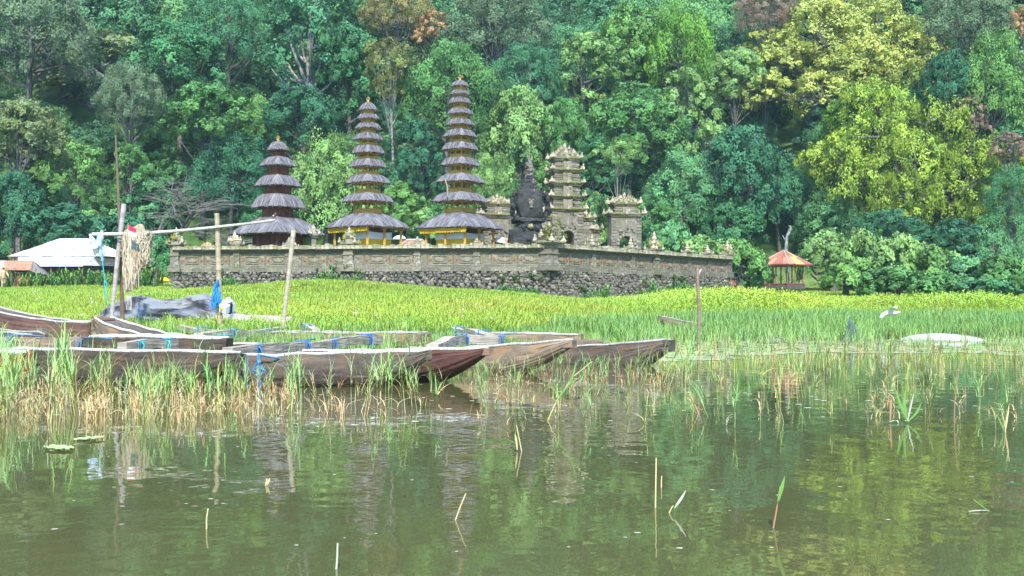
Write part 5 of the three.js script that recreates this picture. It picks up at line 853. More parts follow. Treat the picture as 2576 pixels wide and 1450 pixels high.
{ // small flag
  const p = at(325, 588, 29.3), o = thing('flag', 'small red and white flag sticking up behind the crossbar', 'flag', p.toArray()); const f = (y0, y1, m, n) => { const g = new THREE.BoxGeometry(0.2, y1 - y0, 0.008, 10, 3, 1), q = g.attributes.position; for (let i = 0; i < q.count; i++) { const x = q.getX(i); q.setZ(i, q.getZ(i) + Math.sin(x * 28) * 0.02); q.setY(i, q.getY(i) - (x + 0.1) * 0.5 * (y1 > 0.17 ? 1 : 0.55)); } g.computeVertexNormals(); part(n, T(g, 0.07, (y0 + y1) / 2, 0), m, o); };
  f(0.08, 0.22, mat([0.65, 0.02, 0.04], 0.8), 'red_band'); f(-0.04, 0.079, clothWhite, 'white_band'); part('flag_stick', tube([V(-0.04, -0.25, 0), V(-0.04, 0.24, 0)], 0.012, 5), bamboo, o);
}
{ // blue net on the upright pole and white jerrycan
  const o = thing('fishing_net', 'bright blue net bundle hanging on the upright bamboo pole', 'net'), R = rng(64), list = [];
  for (let i = 0; i < 120; i++) { const p = [at(546 + 4 * R(), 704 + 4 * R(), 29.85)], s = (R() - 0.62) * 28; for (let k = 1; k <= 5; k++) p.push(at(546 + s * Math.pow(k / 5, 0.8) + (R() - 0.5) * 4, lerp(704, 758 + 22 * R(), k / 5), 29.8 + 0.12 * (R() - 0.5))); list.push(tube(curve(p, 9), 0.006 + 0.005 * R(), 3, false)); }
  part('net_strands', merged(list), mat([0.04, 0.25, 0.52], 0.7), o).userData.kind = 'stuff';
  const c = at(571, 772, 29.7), j = thing('jerrycan', 'white plastic can with yellow cap and dark strap tied to the upright bamboo pole', 'jerrycan', c.toArray()); j.rotation.set(0.3, -0.5, -0.2);
  const white = mat([0.78, 0.78, 0.74], 0.45);
  part('can_body', uvBox(merged([block(0.22, 0.3, 0.34, 0, -0.17, 0, 0.05), block(0.16, 0.06, 0.24, 0, 0.12, 0, 0.02)])), white, j); part('cap', T(new THREE.CylinderGeometry(0.042, 0.042, 0.05, 12), -0.03, 0.0, 0.19, Math.PI / 2), mat([0.75, 0.5, 0.02], 0.5), j); part('handle', tube(curve([V(0, 0.16, -0.1), V(0, 0.23, -0.06), V(0, 0.23, 0.06), V(0, 0.16, 0.1)], 8), 0.018, 6), white, j);
  part('strap', merged([block(0.236, 0.31, 0.05, 0, -0.175, -0.04, 0.01), block(0.05, 0.31, 0.05, 0.1, -0.175, 0.0, 0.01)]), mat([0.02, 0.04, 0.1], 0.8), j);
}
{ // heap of dark grey netting
  const g = new THREE.SphereGeometry(1, 72, 36), p = g.attributes.position, c = at(424, 800, 33);
  for (let i = 0; i < p.count; i++) { const x = p.getX(i), y = p.getY(i), z = p.getZ(i), prof0 = 0.62 + 0.36 * Math.exp(-((x + 0.42) ** 2) / 0.12) + 0.42 * Math.exp(-((x - 0.5) ** 2) / 0.14); const fold = (noise3(x * 5 + y * 3, y * 9 + x * 2, z * 4 + 3) - 0.5) * 0.34 + (noise3(x * 12, y * 20, z * 9) - 0.5) * 0.07 + Math.abs(Math.sin(x * 4 + y * 5 + noise3(x * 3, y * 3, 5) * 6)) * 0.06, e = Math.sign(x) * Math.pow(Math.abs(x), 0.75); p.setXYZ(i, e * 1.98 * (1 + fold * 0.3), Math.max(-0.3, y) * prof0 * 0.78 * (1 + fold * 1.2), z * 0.75 * (1 + fold)); }
  g.computeVertexNormals();
  const netMap = tex(256, (x, y) => { const w = noise3(x * 64, y * 64, 2, 64, 64), b = sstep(0.45, 0.7, fbm(x * 3, y * 3, 12, 3, 3)), v = 0.1 + 1.1 * sstep(0.25, 0.8, fbm(x * 10, y * 5, 2, 3, 5)) * (0.6 + 0.6 * w); return [v * (1 + 0.5 * b), v * (1 + 0.38 * b), v * (1.08 + 0.05 * b)]; }, true, 3);
  const o = thing('net_heap', 'long heap of folded dark grey fishing net lying in the grass behind the canoes', 'net', [c.x, c.y - 0.14, c.z], 0.05); part('netting', g, mat([0.185, 0.18, 0.18], 1, { map: netMap, bumpMap: thatchBump, bumpScale: 0.08 }), o);
  part('cord', tube(curve([V(1.6, 0.2, 0.4), V(1.95, 0.0, 0.5), V(2.3, -0.1, 0.5), V(2.5, -0.12, 0.3)], 12), 0.02, 5), ropeTeal, o);
}
// ---------- things in the shallows at the right ----------
{ // overturned white canoe
  const a = at(2490, 842, 40.5), b = at(2262, 837, 42), d = b.clone().sub(a), L = Math.hypot(d.x, d.z), o = thing('overturned_canoe', 'whitish overturned canoe lying low in the water plants, far right', 'canoe', [a.x, 0, a.z], Math.atan2(-d.z, d.x)), P = [], U = [], I = [], n = 28, k = 10;
  for (let i = 0; i <= n; i++) { const t = i / n, r = Math.pow(Math.sin(Math.PI * clamp(t * 0.94 + 0.03, 0, 1)), 0.55); for (let j = 0; j <= k; j++) { const q = j / k * Math.PI; P.push(t * L, -0.1 + Math.sin(q) * 0.32 * r * (0.85 + 0.25 * t) + (noise3(t * 14, j, 3) - 0.5) * 0.03, Math.cos(q) * 0.34 * r); U.push(t * L, j * 0.1); } }
  for (let i = 0; i < n; i++) for (let j = 0; j < k; j++) { const q = i * (k + 1) + j; I.push(q, q + k + 1, q + 1, q + 1, q + k + 1, q + k + 2); }
  const g = new THREE.BufferGeometry(); g.setAttribute('position', new THREE.Float32BufferAttribute(P, 3)); g.setAttribute('uv', new THREE.Float32BufferAttribute(U, 2)); g.setIndex(I); g.computeVertexNormals();
  part('hull', g, wood([0.74, 0.68, 0.64]), o); part('keel', tube([...Array(12)].map((_, i) => (() => { const t = 0.1 + 0.8 * i / 11, r = Math.pow(Math.sin(Math.PI * clamp(t * 0.94 + 0.03, 0, 1)), 0.55); return V(L * t, -0.1 + 0.32 * r * (0.85 + 0.25 * t), 0); })()), 0.02, 5), wood([0.6, 0.54, 0.5]), o);
}
canoe('thin canoe lying in the green grass with its tip up left, behind the lone post', D(1835, 817, 0.42), at(1662, 797, 45), 0.5, 0.4, 'grey', { noseH: 0.15, blunt: 0.3, dull: true, seed: 31 });
canoe('sunken dark canoe in the green grass right of the lone post', D(1828, 824, 0.36), D(1975, 820, 0.4), 0.55, 0.4, 'grey', { noseH: 0.25, blunt: 0.4, dull: true, seed: 32 });
{ const a = D(1905, 860, 0.08), b = D(1976, 852, 0.18), o = thing('log', 'dark broken branch lying at the water edge, right of the lone post', 'log', a.toArray()), q = b.clone().sub(a); part('wood', merged([tube(curve([V(0, 0, 0), q.clone().multiplyScalar(0.5).add(V(0, -0.06, 0)), q], 8), [0.04, 0.06, 0.07, 0.09, 0.1, 0.1, 0.09, 0.08, 0.06], 6), tube([q.clone().multiplyScalar(0.6), q.clone().multiplyScalar(0.75).add(V(0.05, 0.14, 0))], [0.04, 0.02], 5)]), bark, o); }
{ // conical net trap on a stick
  const o = thing('net_trap', 'small dark cone shaped net hung over a stick in the shallows, far right', 'net', D(2140, 866, 0).toArray()), R = rng(9), list = [];
  for (let i = 0; i < 26; i++) { const a = i / 26 * 6.283, r = 0.3 + 0.05 * R(); list.push(tube([V(0, 0.82, 0), V(Math.cos(a) * r * 0.5 + 0.02, 0.4, Math.sin(a) * r * 0.5), V(Math.cos(a) * r, 0, Math.sin(a) * r)], 0.006, 3, false)); }
  for (let k = 1; k < 12; k++) { const r = 0.32 * k / 12, p = []; for (let i = 0; i <= 20; i++) p.push(V(Math.cos(i / 20 * 6.283) * r * (1 + 0.1 * R()), 0.82 - 0.8 * k / 12, Math.sin(i / 20 * 6.283) * r)); list.push(tube(p, 0.005, 3, false)); }
  part('netting', merged(list), mat([0.09, 0.14, 0.12], 0.9), o).userData.kind = 'stuff';
  part('stick', tube([V(-0.05, -0.3, 0), V(-0.01, 0.84, 0)], 0.025, 5), bark, o); part('rope', tube(curve([V(0, 0.82, 0), V(0.18, 0.45, 0), V(0.36, 0.1, 0), V(0.42, 0, 0)], 8), 0.018, 5), mat([0.1, 0.12, 0.09], 0.9), o);
}
// signed distance body: tapered capsules joined smoothly, meshed by marching cubes
function field(bones, size, center, res, blend = 0.03) {
  const mc = new MarchingCubes(res, new THREE.MeshBasicMaterial(), false, false, 200000); mc.isolation = 0; mc.field.fill(-1);
  const d = (p) => { let m = 0, any = false; for (const [a, b, ra, rb] of bones) { const ab = b.clone().sub(a), t = clamp(p.clone().sub(a).dot(ab) / Math.max(ab.lengthSq(), 1e-9), 0, 1), q = p.distanceTo(a.clone().addScaledVector(ab, t)) - lerp(ra, rb, t); if (!any) { m = q; any = true; } else { const h = clamp(0.5 + 0.5 * (m - q) / blend, 0, 1); m = lerp(m, q, h) - blend * h * (1 - h); } } return m; };
  for (let z = 0; z < res; z++) for (let y = 0; y < res; y++) for (let x = 0; x < res; x++) mc.field[x + y * res + z * res * res] = -d(V((x - res / 2) / (res / 2) * size + center.x, (y - res / 2) / (res / 2) * size + center.y, (z - res / 2) / (res / 2) * size + center.z));
  mc.update();
  const g = new THREE.BufferGeometry(); g.setAttribute('position', new THREE.BufferAttribute(mc.positionArray.slice(0, mc.count * 3), 3)); g.setAttribute('normal', new THREE.BufferAttribute(mc.normalArray.slice(0, mc.count * 3), 3));
  g.scale(size, size, size); g.translate(center.x, center.y, center.z); g.setAttribute('uv', new THREE.BufferAttribute(new Float32Array(mc.count * 2), 2));
  return g;
}
{ // egret flying low
  const c = at(2240, 790, 46), white = mat([0.8, 0.79, 0.75], 0.8, { side: THREE.DoubleSide }), o = thing('egret', 'white egret flying low over the grass at the right', 'bird', c.toArray(), -0.35);
  o.rotation.z = 0.1; o.scale.setScalar(1.15);
  part('body', field([[V(-0.2, 0, 0), V(0.12, 0.02, 0), 0.045, 0.075], [V(0.12, 0.02, 0), V(0.24, 0.0, 0), 0.06, 0.03], [V(0.24, 0, 0), V(0.27, 0.03, 0), 0.03, 0.034], [V(0.27, 0.03, 0), V(0.3, 0.03, 0), 0.036, 0.03]], 0.36, V(0.03, 0, 0), 40), mat([0.72, 0.62, 0.46], 0.9), o);
  part('bill', T(new THREE.ConeGeometry(0.014, 0.11, 6), 0.36, 0.02, 0, 0, 0, -Math.PI / 2 - 0.1), mat([0.6, 0.4, 0.05], 0.6), o); part('leg', tube([V(-0.2, -0.01, 0.02), V(-0.4, 0.0, 0.02)], 0.008, 4), mat([0.1, 0.1, 0.05], 0.8), o);
  part('tail', T(new THREE.BoxGeometry(0.12, 0.012, 0.09), -0.24, 0.005, 0), white, o);
  const wing = (pts, n) => { const P = [], I = [], N = 12; for (let i = 0; i <= N; i++) { const t = i / N, a = new THREE.CatmullRomCurve3(pts.map((q) => q[0])).getPoint(t), ch = 0.2 * Math.pow(1 - t, 0.45) + 0.015; for (const s of [-1, 0, 1]) P.push(a.x - (s + 1) / 2 * ch + ch * 0.4, a.y + (s === 0 ? 0.012 : 0) - (s === 1 ? 0.01 : 0), a.z), 0; for (const s of [-1, 0, 1]) P.push(a.x - (s + 1) / 2 * ch + ch * 0.4, a.y - 0.008, a.z); } for (let i = 0; i < N; i++) for (const o2 of [0, 3]) for (let k = 0; k < 2; k++) { const q = i * 6 + o2 + k; I.push(q, q + 1, q + 6, q + 1, q + 7, q + 6); } const g = new THREE.BufferGeometry(); g.setAttribute('position', new THREE.Float32BufferAttribute(P, 3)); g.setIndex(I); g.computeVertexNormals(); part(n, g, white, o); };
  wing([[V(0.05, 0.05, 0.04)], [V(0.1, 0.18, 0.2)], [V(0.2, 0.22, 0.36)], [V(0.28, 0.2, 0.5)]], 'wing'); wing([[V(0.02, 0.05, -0.04)], [V(-0.08, 0.1, -0.22)], [V(-0.2, 0.02, -0.38)], [V(-0.28, -0.1, -0.52)]], 'wing');
  wing([[V(0.04, 0.05, 0.0)], [V(0.16, 0.17, 0.06)], [V(0.28, 0.22, 0.1)], [V(0.38, 0.22, 0.12)]].slice(0, 0).length ? [] : [[V(-0.02, 0.05, 0.0)], [V(-0.12, 0.07, 0.04)], [V(-0.22, 0.0, 0.06)], [V(-0.3, -0.1, 0.08)]], 'wing_covert');
}
{ // small dark bird on the right end of the crossbar
  const p = at(690, 551, 29.9), o = thing('perched_bird', 'small dark bird with pale belly perched on the right end of the crossbar', 'bird', [p.x, p.y, p.z], 0.2);
  part('body', field([[V(-0.03, 0.06, 0), V(0.02, 0.1, 0), 0.03, 0.035], [V(0.02, 0.1, 0), V(0.03, 0.145, 0), 0.026, 0.024]], 0.16, V(0, 0.08, 0), 32), mat([0.05, 0.04, 0.035], 0.8), o);
  part('tail', T(new THREE.BoxGeometry(0.1, 0.008, 0.03), 0.05, 0.015, 0, 0, 0, -0.7), mat([0.03, 0.03, 0.03], 0.8), o); part('beak', T(new THREE.ConeGeometry(0.008, 0.03, 5), -0.005, 0.15, 0.0, 0, 0, Math.PI / 2), mat([0.05, 0.05, 0.05], 0.6), o); part('belly', T(new THREE.SphereGeometry(0.026, 8, 6), -0.022, 0.075, 0.012), mat([0.6, 0.5, 0.3], 0.9), o); part('leg', merged([tube([V(0, 0.05, 0.01), V(0, 0.005, 0.012)], 0.004, 4), tube([V(0, 0.05, -0.01), V(0, 0.005, -0.012)], 0.004, 4)]), mat([0.08, 0.07, 0.05], 0.8), o);
}
{ // person cut by the left edge
  const d = 88, p = at(7, 700, d), y0 = ground(p.x, p.z), o = thing('person', 'person in tan clothes and wide straw hat in the grass at the left edge', 'person', [p.x, y0, p.z], 0.9), k = 1;
  const hip = 0.86, sh = 1.36, J = { neck: V(0, 1.46, 0.04), head: V(0, 1.58, 0.06), hl: V(-0.1, hip, 0), hr: V(0.1, hip, 0), kl: V(-0.11, 0.46, 0.12), kr: V(0.11, 0.46, -0.02), al: V(-0.11, 0.08, 0.06), ar: V(0.11, 0.09, -0.22), sl: V(-0.18, sh, 0), sr: V(0.18, sh, 0), el: V(-0.26, 1.1, 0.06), er: V(0.27, 1.12, 0.1), wl: V(-0.24, 0.88, 0.2), wr: V(0.25, 0.95, 0.32) };
  const fingers = (w, s) => [-1.5, -0.5, 0.5, 1.5].flatMap((q, i) => { const b = w.clone().add(V(q * 0.018, -0.07, 0.03)), m = b.clone().add(V(0, -0.035 - 0.004 * i, 0.02)); return [[b, m, 0.01, 0.009], [m, m.clone().add(V(0, -0.025, -0.012)), 0.009, 0.007]]; }).concat([[w.clone().add(V(s * 0.02, -0.02, 0.02)), w.clone().add(V(s * 0.05, -0.06, 0.04)), 0.012, 0.009], [w, w.clone().add(V(0, -0.06, 0.025)), 0.025, 0.034]]);
  const body = field([[V(0, hip, 0), V(0, sh - 0.08, 0.02), 0.13, 0.15], [V(0, sh, 0.01), J.neck, 0.08, 0.052], [J.neck, J.head, 0.052, 0.06], [J.head, J.head.clone().add(V(0, 0.06, 0)), 0.085, 0.092], [J.head.clone().add(V(0, -0.01, 0.07)), J.head.clone().add(V(0, -0.03, 0.1)), 0.02, 0.014], [J.hl, J.kl, 0.085, 0.058], [J.kl, J.al, 0.055, 0.038], [J.hr, J.kr, 0.085, 0.058], [J.kr, J.ar, 0.055, 0.038], [J.al, J.al.clone().add(V(0, -0.05, 0.13)), 0.04, 0.03], [J.ar, J.ar.clone().add(V(0, -0.05, 0.13)), 0.04, 0.03], [J.sl, J.el, 0.055, 0.042], [J.el, J.wl, 0.042, 0.028], [J.sr, J.er, 0.055, 0.042], [J.er, J.wr, 0.042, 0.028], ...fingers(J.wl, 1), ...fingers(J.wr, -1)], 0.95, V(0, 0.85, 0), 96, 0.02);
  part('body', body, mat([0.3, 0.16, 0.09], 0.7), o);
  part('shirt', field([[V(0, hip + 0.02, 0), V(0, sh - 0.08, 0.02), 0.155, 0.17], [V(-0.12, sh, 0), V(0.12, sh, 0), 0.085, 0.085], [J.sl, J.el, 0.078, 0.066], [J.el, J.wl.clone().lerp(J.el, 0.3), 0.064, 0.05], [J.sr, J.er, 0.078, 0.066], [J.er, J.wr.clone().lerp(J.er, 0.3), 0.064, 0.05]], 0.6, V(0, 1.15, 0), 56), mat([0.5, 0.33, 0.17], 0.95), o);
  part('trousers', field([[J.hl, J.kl, 0.11, 0.08], [J.kl, J.al.clone().lerp(J.kl, 0.25), 0.08, 0.07], [J.hr, J.kr, 0.11, 0.08], [J.kr, J.ar.clone().lerp(J.kr, 0.25), 0.08, 0.07], [J.hl, J.hr, 0.12, 0.12]], 0.6, V(0, 0.55, 0), 56), mat([0.4, 0.28, 0.16], 0.95), o);
  part('hat', lathe([[0.001, 0.13], [0.07, 0.12], [0.1, 0.05], [0.11, 0.02], [0.2, -0.01], [0.205, -0.02], [0.1, 0.0], [0.001, 0.04]], 16).translate(0, 1.63, 0.05), mat([0.62, 0.46, 0.24], 0.95), o); void k;
}
// ---------- grass, reeds and water plants ----------
// one blade as a bent tapering ribbon; colour goes from base to tip
function blade(P, N, C, I, base, dir, len, w, bend, c0, c1, seg = 3) {
  const side = V(-dir.z, 0, dir.x), v0 = P.length / 3;
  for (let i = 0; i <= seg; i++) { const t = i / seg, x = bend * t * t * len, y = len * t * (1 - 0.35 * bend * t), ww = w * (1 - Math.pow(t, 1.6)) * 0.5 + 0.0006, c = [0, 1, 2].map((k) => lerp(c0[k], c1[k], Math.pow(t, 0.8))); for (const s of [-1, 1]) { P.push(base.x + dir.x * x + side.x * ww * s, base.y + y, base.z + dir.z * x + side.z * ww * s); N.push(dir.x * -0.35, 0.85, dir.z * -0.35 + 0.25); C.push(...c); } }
  for (let i = 0; i < seg; i++) { const a = v0 + i * 2; I.push(a, a + 1, a + 2, a + 1, a + 3, a + 2); }
}
const G4 = (P, N, C, I) => { const g = new THREE.BufferGeometry(); g.setAttribute('position', new THREE.Float32BufferAttribute(P, 3)); if (N) g.setAttribute('normal', new THREE.Float32BufferAttribute(N, 3)); g.setAttribute('color', new THREE.Float32BufferAttribute(C, 3)); g.setIndex(I); if (!N) g.computeVertexNormals(); return g; };
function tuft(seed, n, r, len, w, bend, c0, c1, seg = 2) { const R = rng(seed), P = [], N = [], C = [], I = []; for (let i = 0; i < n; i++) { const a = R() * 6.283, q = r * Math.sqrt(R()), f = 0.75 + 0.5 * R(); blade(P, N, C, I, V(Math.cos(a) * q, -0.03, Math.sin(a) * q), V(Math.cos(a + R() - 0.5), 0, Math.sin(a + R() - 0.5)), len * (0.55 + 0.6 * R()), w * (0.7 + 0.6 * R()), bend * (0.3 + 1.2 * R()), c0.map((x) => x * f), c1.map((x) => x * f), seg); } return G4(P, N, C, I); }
// leafy weed: upright stems with small leaves all round
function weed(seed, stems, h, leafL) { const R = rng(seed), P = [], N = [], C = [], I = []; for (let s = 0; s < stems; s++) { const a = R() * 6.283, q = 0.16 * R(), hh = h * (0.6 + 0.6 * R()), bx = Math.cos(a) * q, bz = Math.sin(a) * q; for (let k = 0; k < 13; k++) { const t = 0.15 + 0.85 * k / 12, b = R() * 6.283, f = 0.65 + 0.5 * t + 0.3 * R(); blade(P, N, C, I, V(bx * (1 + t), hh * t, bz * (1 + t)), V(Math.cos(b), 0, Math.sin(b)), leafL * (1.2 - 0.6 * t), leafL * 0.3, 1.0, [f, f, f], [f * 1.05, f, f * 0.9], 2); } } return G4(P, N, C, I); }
const grassMat = leafMat('grass', [1, 1, 1], 0.3);
function scatter(name, geos, list, label, material = grassMat) { // list of [x, y, z, scale, turn, colour, sy]
  const sets = geos.map(() => []); list.forEach((p, i) => sets[i % geos.length].push(p));
  const m = new THREE.Matrix4(), q = new THREE.Quaternion(), qt = new THREE.Quaternion();
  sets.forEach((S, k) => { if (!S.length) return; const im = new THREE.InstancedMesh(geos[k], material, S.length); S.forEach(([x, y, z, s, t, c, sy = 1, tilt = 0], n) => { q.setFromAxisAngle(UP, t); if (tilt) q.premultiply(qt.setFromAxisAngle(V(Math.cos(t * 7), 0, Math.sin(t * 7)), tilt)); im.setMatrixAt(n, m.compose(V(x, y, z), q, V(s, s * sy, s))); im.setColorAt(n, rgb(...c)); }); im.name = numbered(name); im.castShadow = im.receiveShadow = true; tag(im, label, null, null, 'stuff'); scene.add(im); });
}
const inTemple = (() => { const a = PL.clone(), b = PC.clone(), c = PR.clone(); return (x, z) => { const s1 = (b.x - a.x) * (z - a.z) - (b.z - a.z) * (x - a.x), s2 = (c.x - b.x) * (z - b.z) - (c.z - b.z) * (x - b.x); return s1 < 0.3 && s2 < 0.3 && x > a.x - 1 && x < c.x + 2; }; })();
const inHull = (x, z, m = 0.05) => hulls.some(([ax, az, bx, bz, r]) => { const dx = bx - ax, dz = bz - az, t = clamp(((x - ax) * dx + (z - az) * dz) / (dx * dx + dz * dz), 0, 1); return Math.hypot(x - ax - dx * t, z - az - dz * t) < r + m; });
{
  const R = rng(42), short = [], tall = [], weeds = [], marsh = [], flowers = [];
  for (let i = 0; i < 300000; i++) {
    const d = 19 + 105 * Math.pow(R(), 0.8), x = (R() - 0.5) * (d * 1.04 + 14), z = -d, s = d - shore(x);
    if (s < -1.5 || inTemple(x, z)) continue;
    const y = ground(x, z), big = fbm(x * 0.13 + 9, d * 0.1, 3, 3), patch = fbm(x * 0.5, d * 0.35, 6, 3), right = sstep(2, 12, x), k = 1 + Math.max(0, d - 30) * 0.008, t = R() * 6.283, f = 0.75 + 0.5 * R();
    const nearWater = s < lerp(10, 13, right) + 5 * (patch - 0.5);
    if (nearWater) { const nb = x < 3.5 && d < 37, keep = R(); if (inHull(x, z, 0.1) || (d < 43 && d > 33 && x > 12.5 && x < 18.5) || (nb && x > -10 && x < -6.5 && d > 29 && d < 34)) continue; if (keep < (nb ? 0.5 : 0.6)) marsh.push([x, Math.max(y, -0.05), z, (0.75 + 0.6 * R()) * (nb ? 0.4 : 0.8), t, mix3([0.15, 0.34, 0.075], [0.27, 0.4, 0.08], patch + R() * 0.3).map((q) => q * f), 1]); continue; }
    const orange = sstep(0.52, 0.68, patch) * (R() < 0.6 ? 1 : 0) * (d < 62 ? 1 : 0.4), c = mix3(mix3([0.24, 0.39, 0.05], [0.39, 0.46, 0.05], big * 0.8 + R() * 0.4), [0.46, 0.36, 0.07], orange * 0.6).map((q) => q * f);
    const tallZone = right * sstep(13, 18, s) * (1 - sstep(70, 77, d)), far = sstep(66, 80, d);
    if (R() < 0.12 + 0.75 * tallZone) weeds.push([x, y - 0.05, z, (0.45 + 0.45 * R()) * (1 + 1.2 * tallZone * (0.35 + 1.3 * fbm(x * 0.22, d * 0.18, 14, 2))) * (1 - 0.35 * far), t, c, 1]); else short.push([x, y, z, k * (0.55 + 0.5 * R()) * (1 - 0.45 * far), t, c, 1]);
    if (R() < 0.002) flowers.push([x, y + 0.2 + 0.15 * R() + 0.5 * tallZone, z, 0.018 + 0.022 * R(), t, [0.75, 0.72, 0.75], 1]);
  }
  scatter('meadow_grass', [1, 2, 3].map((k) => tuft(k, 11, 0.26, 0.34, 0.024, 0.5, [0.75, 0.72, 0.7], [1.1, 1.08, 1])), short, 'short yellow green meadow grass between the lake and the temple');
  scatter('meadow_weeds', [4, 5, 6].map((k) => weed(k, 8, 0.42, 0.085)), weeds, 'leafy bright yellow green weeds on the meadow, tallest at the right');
  scatter('marsh_grass', [7, 8, 9].map((k) => tuft(k, 11, 0.26, 0.62, 0.018, 0.35, [0.9, 0.85, 0.7], [1.05, 1.05, 1.05], 3)), marsh, 'upright green marsh grass along the water edge');
  scatter('meadow_flowers', [new THREE.IcosahedronGeometry(1, 0)].map((g) => { const c = new Float32Array(g.attributes.position.count * 3).fill(1); g.setAttribute('color', new THREE.BufferAttribute(c, 3)); return g; }), flowers, 'tiny white flower heads dotted over the meadow');
}
{ // creepers and weeds against the stone footing and around the huts
  const R = rng(17), list = [];
  const along = (A, B, n, k) => { const nrm = V().crossVectors(B.clone().sub(A).normalize(), UP); for (let i = 0; i < n; i++) { const t = R(), p = A.clone().lerp(B, t).addScaledVector(nrm, 0.35 + R() * 1.6), cl = noise3(t * 12, k, 1); if (cl < 0.42) continue; const g = ground(p.x, p.z); list.push([p.x, g - 0.1, p.z, 0.6 + 1.3 * R() * R() * cl * 1.4, R() * 6, mix3([0.06, 0.2, 0.04], [0.15, 0.28, 0.05], R()), 1 + R() * 0.6]); if (R() < 0.12) { const q = A.clone().lerp(B, t).addScaledVector(nrm, 0.3); list.push([q.x, g + 0.2 + R() * 0.9, q.z, 0.7 + 0.5 * R(), R() * 6, [0.12, 0.22, 0.04], 1]); } } };
  along(PL, PC, 260, 1); along(PC, PR, 300, 7);
  for (let i = 0; i < 120; i++) { const p = at(-30 + 430 * R(), 716, 88 + 8 * R()); list.push([p.x, ground(p.x, p.z) - 0.05, p.z, 1 + 1.3 * R(), R() * 6, mix3([0.08, 0.22, 0.05], [0.2, 0.28, 0.04], R()), 1 + 0.8 * R()]); }
  // sprigs rooted on the wall tops and gates
  for (let i = 0; i < 46; i++) { const W = R() < 0.5 ? [PL, PC] : [PC, PR], p = W[0].clone().lerp(W[1], R()); list.push([p.x, WT + 0.2, p.z - 0.15, 0.28 + 0.3 * R(), R() * 6, [0.16, 0.24, 0.05], 1]); }
  for (let i = 0; i < 40; i++) { const S = 33.5, p = at(1300 + 70 * R() + (i % 2) * 60, 555 + 60 * R(), FOCAL / S - 0.9); list.push([p.x, p.y, p.z, 0.45 + 0.4 * R(), R() * 6, mix3([0.1, 0.2, 0.04], [0.24, 0.26, 0.03], R()), 1]); }
  for (let i = 0; i < 26; i++) { const p = at(1368 + 40 * R(), 566 + 36 * R(), 77.3); list.push([p.x, p.y, p.z, 0.35 + 0.35 * R(), R() * 6, [0.26, 0.27, 0.03], 1]); }
  for (let i = 0; i < 24; i++) { const p = at(1375 + 95 * R(), [532, 503, 469, 437][i % 4], FOCAL / 32 - 0.95); list.push([p.x, p.y, p.z, 0.3 + 0.3 * R(), R() * 6, [0.2, 0.25, 0.04], 1]); }
  scatter('creeper_weeds', [11, 12, 13].map((k) => weed(k, 6, 0.4, 0.16)), list, 'green weeds and creepers growing at the foot and on the ledges of the temple walls');
}
// reed: stem with long leaves, straw coloured below and green above
function reed(seed, h, dry) { const R = rng(seed), P = [], N = [], C = [], I = [], n = 2 + Math.floor(R() * 3); const straw = [0.66, 0.47, 0.18], gr = dry ? [0.55, 0.44, 0.17] : [0.26, 0.46, 0.11]; for (let s = 0; s < n; s++) { const a = R() * 6.283, bx = Math.cos(a) * 0.07 * R(), bz = Math.sin(a) * 0.07 * R(), hh = h * (0.65 + 0.5 * R()), lean = (R() - 0.5) * 0.35, d0 = V(Math.cos(a), 0, Math.sin(a)); blade(P, N, C, I, V(bx, -0.25, bz), d0, hh + 0.25, 0.0095, Math.abs(lean) * 0.7, straw, gr, 4); for (let k = 0; k < 4; k++) { const t = 0.3 + 0.6 * R(), b = R() * 6.283; blade(P, N, C, I, V(bx + d0.x * Math.abs(lean) * 0.7 * t * t * hh, hh * t * 0.97, bz + d0.z * Math.abs(lean) * 0.7 * t * t * hh), V(Math.cos(b), 0, Math.sin(b)), hh * (0.35 + 0.4 * R()), 0.012, 0.25 + 0.75 * R() * R() * 1.6, mix3(straw, gr, clamp(t * 1.6 - 0.3, 0, 1)), mix3(gr, straw, R() * 0.35), 4); } } return G4(P, N, C, I); }
function brokenReed(seed, h) { const R = rng(seed), P = [], N = [], C = [], I = [], straw = [0.7, 0.52, 0.22]; for (let s = 0; s < 3; s++) { const a = R() * 6.283, d0 = V(Math.cos(a), 0, Math.sin(a)); blade(P, N, C, I, V(R() * 0.1, -0.2, R() * 0.1), d0, h * (0.4 + 0.6 * R()) + 0.2, 0.012, 0.4 * R(), [0.5, 0.3, 0.12], straw, 3); blade(P, N, C, I, V(d0.x * 0.03, h * 0.4 * R(), d0.z * 0.03), V(Math.cos(a + 2), 0, Math.sin(a + 2)), h * 0.6, 0.014, 1.5, straw, straw, 4); } return G4(P, N, C, I); }
const clearOf = (u, v) => u > 2225 && u < 2515 && v < 872;
const nearV = (d) => 770 + EYE * FOCAL / d;
